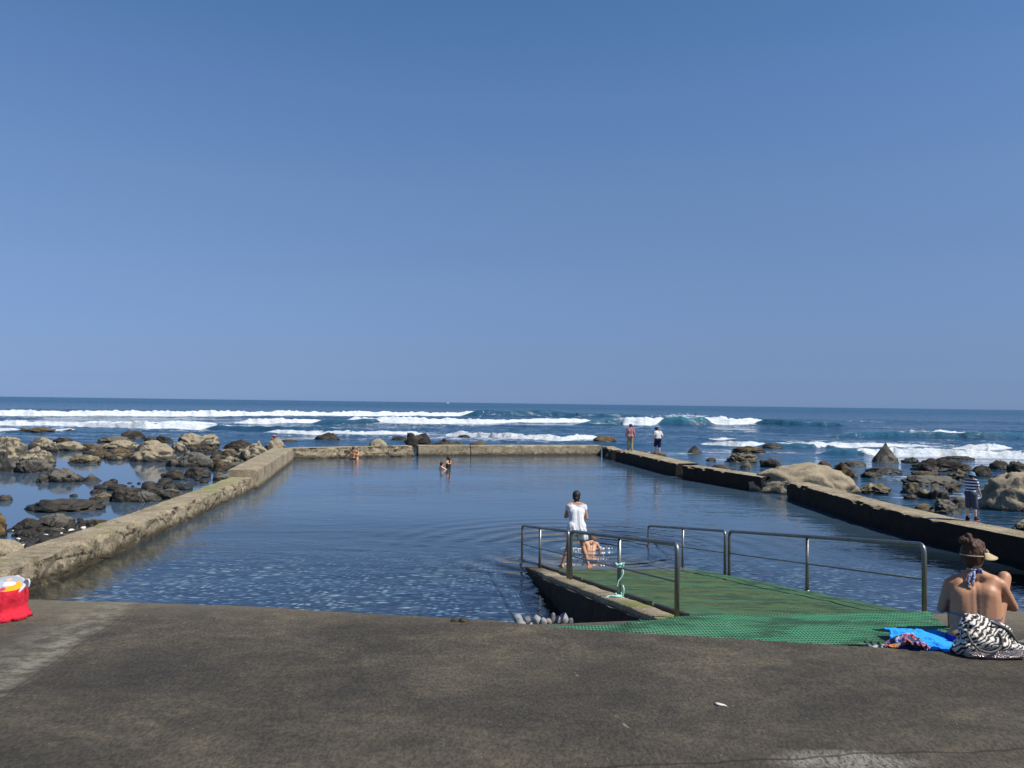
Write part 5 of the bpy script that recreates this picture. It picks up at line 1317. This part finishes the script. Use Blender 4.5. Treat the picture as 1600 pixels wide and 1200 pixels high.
def shoes(t, J, mat, name='shoe', sole=None, up_=.07):
    fwp = Vector((0, 1, 0))
    for S in 'LR':
        an = J['an' + S]; ft = J['to' + S] if J['to' + S].length > 0 else fwp.copy(); ft = ft.normalized(); dn = Vector((0, 0, -1))
        prs = [capsule(an + Z3 * (up_ - .06), an - ft * .03 + dn * .04, .042, .040), capsule(an - ft * .03 + dn * .038, an + ft * .14 + dn * .045, .042, .036), capsule(an, an + ft * .11 + dn * .04, .042, .040)]
        o = link(name, cut(fuse(prs, .012, 2, name=name), an + Z3 * (up_ - .045), Z3), mat, t)
        if sole is not None:
            link('sole', mesh('sole', *join(ellip(an + ft * .05 + dn * .076, (.052, .135, .012), Matrix.Rotation(math.atan2(-ft.x, ft.y), 3, 'Z')))), sole, o)
shoes(t, J, make_cloth('grey_shoe_cloth', (.20, .18, .15)))

w2 = wall_pt(1028, 710.5); J = pose(che=(0, .05, 1.24), nek=(.0, .11, 1.40), hed=(-.04, .17, 1.53), shL=(-.175, .06, 1.36), shR=(.175, .06, 1.36), elL=(-.24, .03, 1.09), elR=(.265, -.05, 1.12), haL=(-.20, .12, .85), haR=(.20, .06, .93),
         knL=(-.10, .20, .53), anL=(-.12, .10, .12), anR=(.09, -.05, .08), knR=(.09, .01, .49))
t = person((w2.x, w2.y, WZ + .005), R(10), 'person in a navy cap, light grey shirt and navy shorts stepping along the right wall', .97, 'walkers on the right wall')
link('body', fuse(body_prims(J, .2, .15, -.35), .014, 3), SK_PALE, t)
link('hair', hair_cap(J, .15, -.35, (), .014, .004), H_BLK, t)
M_gsh = make_cloth('light_grey_cotton', (.50, .49, .49)); M_navy = make_cloth('navy_cotton', (.012, .02, .055))
pr = torso_prims(J, .028, .2) + [sleeve(J, 'L', .62, .075, .070), sleeve(J, 'R', .75, .075, .074)]
me = fuse(pr, .014, 3, name='shirt'); cut(me, V3(0, 0, .97), V3(0, 0, -1)); cut(me, J['nek'] + V3(0, 0, .01), V3(0, .4, 1)); link('shirt', me, M_gsh, t)
link('shorts', cut(fuse(leg_prims(J, .030, 0, .92, .02) + [capsule(J['pel'], J['wai'], .125, .11)], .014, 3, name='shorts'), V3(0, 0, 1.0), Z3), M_navy, t)
hat(t, J, .15, -.35, M_navy, cap_only=True, crown=.103, dz=.04, peak=.07); shoes(t, J, M_shoe)

# ---- child in the bucket hat on the right wall, side on
ch = wall_pt(1521, 815); yw = -1.15
J = pose(hed=(0, .03, 1.54), nek=(0, 0, 1.40), elL=(-.20, .03, 1.12), haL=(-.21, .16, .90), elR=(.21, .05, 1.12), haR=(.20, .20, .90), anL=(-.10, -.06, .08), anR=(.11, .08, .08), knL=(-.10, .0, .48), knR=(.10, .06, .48))
t = person((ch.x, ch.y + .1, WZ + .01), R(-62), 'child in a blue bucket hat, striped shirt and dark shorts standing on the right wall', .76)
link('body', fuse(body_prims(J, .3, 0, -.2, curl=.35, hs=1.0), .009, 3), SK_PALE, t); add_eyes(t, J, 0, -.2)
link('hair', hair_cap(J, 0, -.2, (), .011, .010), H_BLK, t)
tt = NT('navy_white_stripes'); p = tt.obj(); x_, y_, z_ = tt.sep(p); st = tt.ma('GREATER_THAN', tt.ma('SINE', tt.ma('MULTIPLY', tt.ma('ADD', z_, tt.ma('MULTIPLY', tt.noise(p, 6, 2), .02)), 62.0)), .05)
M_str = tt.fin(tt.pbr(tt.mix(st, (.012, .016, .05), (.72, .72, .76)), .9, tt.bump(tt.noise(p, 9, 3), .02)))
pr = torso_prims(J, .022, .2) + [sleeve(J, 'L', .62, .070, .066), sleeve(J, 'R', .62, .070, .066)]
me = fuse(pr, .011, 3, name='shirt'); cut(me, V3(0, 0, 1.0), V3(0, 0, -1)); cut(me, J['nek'] + V3(0, 0, .01), V3(0, .3, 1)); link('shirt', me, M_str, t)
M_den = make_cloth('slate_blue_shorts', (.055, .065, .10))
link('shorts', cut(fuse(leg_prims(J, .026, 0, .98, .016) + [capsule(J['pel'], J['wai'], .12, .105)], .011, 3, name='shorts'), V3(0, 0, 1.04), Z3), M_den, t)
M_hatb = make_cloth('faded_blue_denim', (.11, .20, .30)); hat(t, J, 0, -.2, M_hatb, .150, .104, .045, .035)
shoes(t, J, make_cloth('black_sock_shoe', (.015, .015, .018)), sole=flat('red_sole', (.45, .06, .03), .6), up_=.12)
tw_ = P(1529, 792, WZ - .1)
# thin stick beside the child
sk0 = PD(1526, 791, ch.y + .35); sk1 = PD(1535, 798, ch.y + .9)

# ---- couple embracing in front of the back wall
cy_ = P(553, 717, 0).y - .2; cx_ = PD(551, 717, cy_).x
J = pose(elL=(-.40, .02, 1.28), haL=(-.62, -.03, 1.18), shL=(-.19, 0, 1.40), shR=(.19, 0, 1.40), elR=(.30, .20, 1.36), haR=(.36, .28, 1.30), hed=(.04, .04, 1.58))
J['haL'] = V3(-.55, .06, 1.12); J['elL'] = V3(-.36, .02, 1.24)
t = person((cx_, cy_, -.93), R(-18), 'bare-backed man in dark swim shorts embracing a woman in the pool', 1.0, 'couple at the back wall')
link('body', fuse(body_prims(J, .1, -.5, 0, build=1.04), .014, 3), SK_BRN, t); link('hair', hair_cap(J, -.5, 0, (), .014, .006), H_BLK, t)
link('swim_shorts', cut(fuse(leg_prims(J, .02, 0, .8, .02), .014, 3, name='swim_shorts'), V3(0, 0, 1.0), Z3), M_dk, t)
c2x = PD(556.5, 717, cy_ + .1).x
J = pose(elL=(-.26, .16, 1.22), haL=(-.30, .38, 1.30), elR=(.25, -.02, 1.12), haR=(.30, .08, .90), hed=(0, .03, 1.56))
t = person((c2x, cy_ + .12, -.93), R(150), 'woman in a red bikini standing in the pool against the embracing man', .96, 'couple at the back wall')
link('body', fuse(body_prims(J, .9, .3, 0), .014, 3), SK_WARM, t); link('hair', hair_cap(J, .3, 0, (lambda r, rt: capsule(r(0, -.07, -.05), r(0, -.09, -.16), .06, .04),), .014, .012), H_BLK, t)
M_redb = make_cloth('red_swim_cloth', (.55, .02, .04))
me = fuse(torso_prims(J, .008, .9), .014, 2, name='bikini_top'); cut(me, V3(0, 0, 1.295), Z3); cut(me, V3(0, 0, 1.20), -Z3); link('bikini_top', me, M_redb, t)
me = fuse(torso_prims(J, .008, .9) + leg_prims(J, .006, 0, .1), .014, 2, name='bikini_bottom'); cut(me, V3(0, 0, .98), Z3); cut(me, V3(0, 0, .85), -Z3); link('bikini_bottom', me, M_redb, t)

# ---- two swimmers in the middle of the pool
sy = P(697, 732.5, 0).y; sx_ = PD(700.5, 732, sy).x
J = pose(elL=(-.26, .14, 1.15), haL=(-.28, .34, 1.02), elR=(.24, .06, 1.12), haR=(.22, .28, 1.0), hed=(0, .03, 1.56))
t = person((sx_, sy, -.98), R(58), 'long-haired woman in a dark swimsuit rising waist-high out of the pool water', .98, 'swimmers in the middle of the pool')
link('body', fuse(body_prims(J, .9, .2, 0), .014, 3), SK_WARM, t)
link('hair', hair_cap(J, .2, 0, (lambda r, rt: capsule(r(0, -.07, -.04), r(0, -.10, -.22), .065, .045), lambda r, rt: capsule(r(.03, -.07, -.04), r(.06, -.07, -.20), .05, .03)), .014, .014), H_BLK, t)
me = fuse(torso_prims(J, .010, .9), .014, 2, name='swimsuit'); cut(me, J['che'] + V3(0, 0, .07), V3(0, -.5, 1)); link('swimsuit', me, M_dk, t)
J = pose(elL=(-.30, .22, 1.22), haL=(-.26, .42, 1.20), elR=(.26, .24, 1.24), haR=(.22, .46, 1.22), hed=(0, .03, 1.56))
s2 = PD(689.5, 732, sy - .3)
t = person((s2.x, sy - .3, -1.26), R(-60), 'dark-haired bather shoulder-deep in the pool beside the long-haired woman', .98, 'swimmers in the middle of the pool')
link('body', fuse(body_prims(J, .2, .3, -.1), .014, 3), SK_PALE, t); link('hair', hair_cap(J, .3, -.1, (), .014, .012), H_BLK, t)
link('swim_shorts', cut(fuse(leg_prims(J, .02, 0, .8, .02), .014, 3, name='swim_shorts'), V3(0, 0, 1.0), Z3), M_navy, t)

# ---- person behind the fluted rock, only hat and hair in view
hy = 59.2; hb = PD(428.5, 684, hy)
J = pose(hed=(0, .06, 1.55))
hz = PD(428.5, 681.5, hy).z - 1.60
t = person((hb.x, hy, hz), R(20), 'person hidden behind the tall fluted rock, only a pink hat in view')
link('body', fuse(body_prims(J, .5, 0, -.2), .02, 3), SK_WARM, t); link('hair', hair_cap(J, 0, -.2, (lambda r, rt: capsule(r(0, -.06, -.04), r(0, -.08, -.16), .07, .06),), .018, .016), H_BLK, t)
link('shirt', cut(fuse(torso_prims(J, .02, .5), .02, 3, name='shirt'), J['nek'], Z3), M_dk, t)
hat(t, J, 0, -.25, make_cloth('coral_pink_cotton', (.62, .11, .13)), .17, .115, .05, .02)

# ---- surfers
M_wet = make_cloth('black_wetsuit', (.012, .014, .018)); M_brd = flat('pale_surfboard', (.42, .45, .46), .35)
def surfer(px, py, y, rz, label, J, scale=1.0, dz=0):
    b = PD(px, py, y); t = person((b.x, y, b.z + dz), rz, label, scale, 'surfers in the far breakers')
    link('body', fuse(body_prims(J, .2, 0, 0), .022, 2), SK_WARM, t)
    link('wetsuit', cut(fuse(torso_prims(J, .02, .2) + leg_prims(J, .015, 0, 1.9) + [sleeve(J, 'L', 1, .06, .05), sleeve(J, 'R', 1, .06, .05)], .022, 2, name='wetsuit'), J['nek'] + V3(0, 0, .02), Z3), M_wet, t)
    link('hair', hair_cap(J, 0, 0, (), .022, .01), H_BLK, t); return b
def board(b, rz, label, L=2.0):
    o = link('surfboard', mesh('surfboard', *ellip((0, 0, 0), (.27, L / 2, .05), None, 16, 8)), M_brd, loc=b); o.rotation_euler = (0, 0, rz)
    setp(o, label, 'surfboard'); return o
CR = pose(pel=(0, -.10, .55), wai=(0, .0, .68), che=(0, .16, .82), nek=(0, .28, .96), hed=(0, .36, 1.08), shL=(-.18, .24, .93), shR=(.18, .24, .93), elL=(-.36, .34, .80), elR=(.40, .20, .86), haL=(-.46, .52, .70), haR=(.62, .12, .90),
          hpL=(-.10, -.08, .52), hpR=(.10, -.08, .52), knL=(-.24, .20, .44), knR=(.22, .18, .40), anL=(-.20, -.05, .08), anR=(.20, -.08, .08))
b = surfer(902, 651.0, 205, R(70), 'surfer crouching on a board on the dark unbroken wave in the distance', CR, 1.0, .05)
board(V3(b.x, b.y, b.z + .02), R(70), 'pale surfboard under the crouching surfer')
b = surfer(1088.5, 648.6, 178, R(20), 'surfer barely visible behind the crest of the turquoise wave', CR, .8, -.45)
board(V3(b.x, b.y, b.z - .46), R(20), 'surfboard under the surfer behind the turquoise wave crest')

# ---- spray torn off the crest of the turquoise wave
rs = random.Random(8); prs = []
for k in range(150):
    px = rs.gauss(1068, 17); yy = 151 + rs.uniform(-1, 3); b = PD(px, 650.5 - abs(rs.gauss(0, 2.0)) * max(.2, 1 - abs(px - 1066) / 40), yy); s = rs.uniform(.02, .085)
    prs.append(ellip((b.x, yy, b.z), (s * 1.5, s, s), None, 6, 4))
setp(link('spray', mesh('spray', *join(*prs)), M_spl), 'white spray blown off the crest of the turquoise wave', 'spray', kind='stuff')

# ---- tiny boat on the horizon
by_ = 2400; bb = PD(700, 628, by_)
boat = empty('motor_boat', (bb.x, by_, 0), 'tiny white boat on the horizon left of centre', 'boat')
n = 12; hv = []
for (zz, s) in ((-.3, .75), (1.3, 1.0)):
    for k in range(n):
        u = k / (n - 1) * 2 - 1; hv.append(Vector((u * 4.5 * s, -1.3 * s * (1 - max(0, u) ** 2), zz + .4 * max(0, u))))
    for k in range(n):
        u = 1 - k / (n - 1) * 2; hv.append(Vector((u * 4.5 * s, 1.3 * s * (1 - max(0, u) ** 2), zz + .4 * max(0, u))))
m2 = 2 * n; hf = [tuple(range(m2)), tuple(reversed(range(m2, 2 * m2)))] + [(i, (i + 1) % m2, (i + 1) % m2 + m2, i + m2) for i in range(m2)]
M_bw = flat('white_hull_paint', (.8, .8, .8), .4)
link('hull', mesh('hull', hv, hf), M_bw, boat, smooth=False)
cv, cf_ = [], []
bm = bmesh.new(); bmesh.ops.create_cube(bm, size=1, matrix=Matrix.Translation((-.5, 0, 2.0)) @ Matrix.Diagonal((3.2, 1.9, 1.5, 1))); bmesh.ops.bevel(bm, geom=bm.edges[:], offset=.2, segments=2, affect='EDGES')
me = bpy.data.meshes.new('cabin'); bm.to_mesh(me); bm.free(); link('cabin', me, M_bw, boat)
v, f = tube([V3(-.6, 0, 2.7), V3(-.6, 0, 5.2)], .08, 8); link('mast', mesh('mast', v, f), M_bw, boat)

# ================================================================== SITTING WOMAN IN THE FOREGROUND
sx0, sy0 = PD(1528, 1000, 6.92).x, 6.95; sz0 = float(deck_z(sx0, sy0))
wo_ = person((sx0, sy0, sz0 + .005), R(-24), 'woman in a bikini and straw visor sitting on the deck, back turned', 1.065)
J = pose(pel=(0, .0, .11), wai=(-.005, -.01, .25), che=(.006, .035, .43), nek=(.004, .09, .585), hed=(.008, .145, .735), shL=(-.178, .08, .490), shR=(.176, .055, .522),
         elL=(-.240, .12, .265), haL=(-.13, .34, .26), elR=(.30, .24, .31), haR=(.12, .42, .30), hpL=(-.095, .03, .105), hpR=(.095, .03, .105),
         knL=(-.13, .38, .40), knR=(.235, .25, .55), anL=(-.12, .62, .0), anR=(.15, .47, .03), toL=(-.1, 1, 0), toR=(.1, 1, 0))
YW, PT = -.62, -.12
pr = body_prims(J, .75, YW, PT, curl=.8, build=1.02)
pr += [ellip((s * .10, -.03, .085), (.115, .11, .09)) for s in (-1, 1)]
# shoulder blades and the soft fold at the waist
pr += [ellip((s * .115, .0, .20), (.06, .08, .07)) for s in (-1, 1)] + [capsule((s * .10, .02, .42), (s * .095, .01, .22), .085, .095) for s in (-1, 1)]
me = fuse(pr, .0075, 22, name='body')
for v in me.vertices:                       # groove of the spine
    c = v.co
    if c.y < .06 and .14 < c.z < .57 and abs(c.x) < .05:
        k = math.exp(-(c.x / .018) ** 2) * min(1, (c.z - .14) / .06) * min(1, (.57 - c.z) / .08)
        v.co.y += .011 * k
link('body', me, SK_TAN, wo_); add_eyes(wo_, J, YW, PT)
# hair pulled up into a high bun
def _b1(r, rt): return ellip(r(-.012, -.100, .110), (.048, .046, .050), rt)
def _b2(r, rt): return ellip(r(-.030, -.125, .108), (.032, .034, .036), rt)
def _b3(r, rt): return capsule(r(0, -.05, .07), r(-.01, -.09, .10), .055, .045)
def _b4(r, rt): return ellip(r(-.005, -.105, .150), (.026, .028, .024), rt)
def _b5(r, rt): return capsule(r(.0, -.075, -.03), r(0.0, -.062, -.085), .055, .035)
me = hair_cap(J, YW, PT, (_b1, _b2, _b3, _b4, _b5), .007, .015)
for v in me.vertices:
    n_ = mnoise.noise(Vector((v.co.x * 60, v.co.y * 60, v.co.z * 22))); v.co += v.normal * (n_ * .009 + .012 * mnoise.noise(v.co * 19))
link('hair', me, H_BRN, wo_)
# straw visor: band round the head, peak to the front
M_straw = NT('woven_straw'); p = M_straw.obj(); wv = M_straw.wave(p, 60, .5, 1)
M_straw = M_straw.fin(M_straw.pbr(M_straw.mix(wv, (.38, .29, .16), (.58, .47, .29)), .85, M_straw.bump(wv, .003)))
rt = head_rot(YW, PT); n = 40; bv = []; bf = []
for k in range(n + 1):
    a = 2 * math.pi * k / n; ww = .007 + .040 * max(0, math.sin(a)) ** .7
    for z in (-ww * .4, ww): bv.append(J['hed'] + rt @ Vector((math.cos(a) * (.098 + z * .1), -.014 + math.sin(a) * (.116 + z * .1), .000 + z + .012 * math.sin(a))))
for k in range(n): bf.append((2 * k, 2 * k + 2, 2 * k + 3, 2 * k + 1))
pv = []; nn_ = 24; rings_ = 6
for j in range(rings_ + 1):
    u = j / rings_
    for k in range(nn_ + 1):
        a = R(-12) + R(204) * k / nn_; rx = .098 + u * .060 * max(0, math.sin(a) + .3); ry = .116 + u * .13 * max(0, math.sin(a)) ** .8
        pv.append(J['hed'] + rt @ Vector((math.cos(a) * rx, -.012 + math.sin(a) * ry, .030 - u * .028 - .030 * u * math.cos(a) ** 2)))
pf2 = [(j * (nn_ + 1) + k, j * (nn_ + 1) + k + 1, (j + 1) * (nn_ + 1) + k + 1, (j + 1) * (nn_ + 1) + k) for j in range(rings_) for k in range(nn_)]
vis = link('visor', mesh('visor', *join((bv, bf), (pv, pf2))), M_straw, wo_); mdf = vis.modifiers.new('thick', 'SOLIDIFY'); mdf.thickness = .005
# bikini: back strap with bow, halter tie, bottom
tt = NT('blue_white_print'); p = tt.obj(); c = tt.mix(tt.rng(tt.noise(p, 70, 2), .47, .53), (.02, .05, .20), (.36, .41, .50)); M_bik = tt.fin(tt.pbr(c, .8))
M_lbl = make_cloth('light_blue_strap', (.10, .17, .26)); M_dbl = make_cloth('deep_blue_swim_cloth', (.02, .03, .30))
def band(z0, z1, g, name, mat, tilt=0, vox=.0075):
    m = fuse(torso_prims(J, g, .75, 1.02) + [ellip((s * .115, .0, .20), (.06 + g, .08 + g, .07 + g)) for s in (-1, 1)] + [capsule((s * .10, .02, .42), (s * .095, .01, .22), .085 + g, .095 + g) for s in (-1, 1)] + [ellip((s * .10, -.03, .085), (.115 + g, .11 + g, .09 + g)) for s in (-1, 1)], vox, 14, name=name)
    [None for _ in ()]; cut(m, V3(0, 0, z1), V3(tilt, 0, 1)); cut(m, V3(0, 0, z0), V3(-tilt, 0, -1)); return link(name, m, mat, wo_)
band(.262, .274, .005, 'bikini_strap', M_lbl, .03)
me = band(.33, .45, .006, 'bikini_top', M_bik).data
bm = bmesh.new(); bm.from_mesh(me)
for v in [v for v in bm.verts if v.co.y < .07]: bm.verts.remove(v)
bm.to_mesh(me); bm.free()
band(.0, .105, .006, 'bikini_bottom', M_dbl)
def ribbon(pts, r, name, mat): v, f = tube(arc_path([Vector(q) for q in pts], .012, 3), r, 7); return link(name, mesh(name, v, f), mat, wo_)
yb = -.125
v1, f1 = tube([V3(-.0 + .035 * math.sin(a) * (1 if a < math.pi else -1) * abs(math.sin(a)) ** .3, yb + .01, .268 + .018 * math.cos(a)) for a in np.linspace(0, 2 * math.pi, 20)], .007, 7)
bow = [tube(arc_path([V3(0, yb + .01, .268), V3(-.05, yb - .008, .293), V3(-.055, yb - .005, .262), V3(0, yb + .005, .266)], .012, 3), .006, 7), tube(arc_path([V3(0, yb + .01, .268), V3(.045, yb - .008, .295), V3(.05, yb - .005, .264), V3(0, yb + .005, .266)], .012, 3), .006, 7),
       tube([V3(0, yb + .005, .266), V3(-.02, yb - .006, .235), V3(-.012, yb - .004, .20)], .005, 7), tube([V3(0, yb + .005, .266), V3(.02, yb - .006, .232), V3(.03, yb - .004, .205)], .005, 7)]
link('bow', mesh('bow', *join(*bow)), M_lbl, wo_)
yn = .005
tie = [ellip((-.0, yn + .015, .625), (.016, .012, .014)), tube([V3(.05, .055, .632), V3(0, yn + .018, .626), V3(-.055, .055, .632)], .008, 7), tube([V3(0, yn + .01, .625), V3(-.045, yn - .018, .585), V3(-.06, yn - .03, .53), V3(-.05, yn - .038, .51)], [.008, .012, .012, .006], 7), tube([V3(0, yn + .01, .625), V3(-.015, yn - .02, .58), V3(-.03, yn - .038, .525), V3(-.025, yn - .04, .505)], [.008, .012, .011, .006], 7),
       tube(arc_path([V3(0, yn + .01, .625), V3(.035, yn - .012, .645), V3(.042, yn - .012, .61), V3(0, yn + .005, .62)], .01, 3), .008, 7)]
link('halter_tie', mesh('halter_tie', *join(*tie)), M_bik, wo_)
link('hip_bow', mesh('hip_bow', *join(ellip((.195, .0, .125), (.024, .018, .016)), ellip((.215, -.012, .105), (.016, .014, .024)))), make_cloth('bright_blue_ribbon', (.03, .05, .55)), wo_)

# ---- zebra-print bag behind her, and small things by her side
zy = 6.52; zb = PD(1543, 1026, zy); zz0 = float(deck_z(zb.x, zy))
zb_ = empty('shoulder_bag', (zb.x, zy, zz0 + .004), 'slouching zebra-print cloth bag leaning on the back of the sitting woman', 'bag')
tt = NT('zebra_print'); p = tt.obj()
wv = tt.wave(tt.mp(p, (1, 1, 1), (R(0), R(35), R(0))), 10.5, 8.5, 3, 1.7, d='Z')
c = tt.mix(tt.rng(wv, .47, .53), (.022, .017, .016), (.58, .55, .50)); M_zeb = tt.fin(tt.pbr(c, .8, tt.bump(tt.noise(p, 7, 3), .02)))
prs = [ellip((-.01, .04, .13), (.215, .13, .125)), ellip((-.06, .07, .215), (.13, .095, .10)), ellip((.08, .05, .17), (.14, .10, .10)), ellip((.12, .02, .09), (.13, .11, .075)), ellip((-.13, .03, .085), (.12, .10, .07)), ellip((-.10, .08, .255), (.07, .05, .06)),
       capsule((-.22, .02, .05), (.24, -.02, .055), .05, .055)]
me = fuse(prs, .009, 5, name='bag_body')
for v in me.vertices:
    q = v.co; n1 = mnoise.fractal(Vector((q.x * 9 + q.z * 6, q.y * 9, q.z * 12)), 1, 2, 3); v.co += v.normal * n1 * .020
    v.co.z = max(v.co.z, .0)
link('bag_body', me, M_zeb, zb_)
M_sil = NT('silver_sequins'); p = M_sil.obj(); vr = M_sil.vor(p, 90, 'F1', 0)
M_sil = M_sil.fin(M_sil.pbr(M_sil.mix(M_sil.noise(p, 30, 2), (.20, .15, .15), (.62, .54, .54)), .3, M_sil.bump(vr, .02), .8))
link('trim', fuse([capsule((-.20, -.055, .028), (.05, -.085, .03), .026, .034), capsule((.05, -.085, .03), (.245, -.05, .04), .034, .042)], .008, 3, name='trim'), M_sil, zb_)
M_pipe = NT('woven_strap'); p = M_pipe.obj(); wv = M_pipe.wave(p, 55, .3, 1, d='DIAGONAL'); M_pipe = M_pipe.fin(M_pipe.pbr(M_pipe.mix(wv, (.02, .018, .016), (.16, .15, .135)), .85))
pts = [V3(-.175 + .0, -.02, .20), V3(-.185, -.075, .14), V3(-.15, -.115, .085), V3(-.06, -.125, .06), V3(.03, -.115, .085), V3(.075, -.09, .14), V3(.06, -.055, .20)]
v, f = tube(arc_path(pts, .04, 4), .0095, 10); link('handle', mesh('handle', v, f), M_pipe, zb_)
pts = [V3(.02, -.02, .275), V3(.11, -.035, .25), V3(.19, -.02, .185), V3(.235, .0, .12)]
v, f = tube(arc_path(pts, .05, 4), .013, 10); link('handle', mesh('handle', v, f), M_pipe, zb_)

def soft(name, c, prims, mat, label, cat, vox=.008, amp=.006):
    me = fuse(prims, vox, 3, name=name)
    for v in me.vertices: v.co += v.normal * mnoise.noise(v.co * 16) * amp
    o = link(name, me, mat, loc=c); return setp(o, label, cat)
b = PD(1490, 995, 7.0); soft('pouch', (b.x, 7.02, float(deck_z(b.x, 7.02)) + .0), [capsule((-.03, 0, .07), (.05, .03, .05), .035, .05), capsule((.0, 0, .03), (.06, 0, .03), .03, .03)], M_blk, 'small black pouch at the left hip of the sitting woman', 'pouch')
b = PD(1598, 1004, 6.75); soft('camera_case', (b.x, 6.8, float(deck_z(b.x, 6.8))), [capsule((-.03, 0, .05), (.06, 0, .05), .045, .045), capsule((-.02, 0, .10), (.03, 0, .10), .03, .028), capsule((.0, 0, .12), (.06, 0, .13), .012, .012)], M_blk, 'black lumpy case at the right edge beside the zebra bag', 'case')
b = PD(1597, 1013, 6.6); soft('towel', (b.x, 6.6, float(deck_z(b.x, 6.6))), [capsule((-.045, 0, .025), (.10, .0, .03), .022, .03), capsule((-.02, .03, .045), (.08, .02, .05), .02, .025)], make_cloth('bright_pink_cloth', (.65, .06, .20)), 'bright pink cloth at the right edge beside the zebra bag', 'cloth')
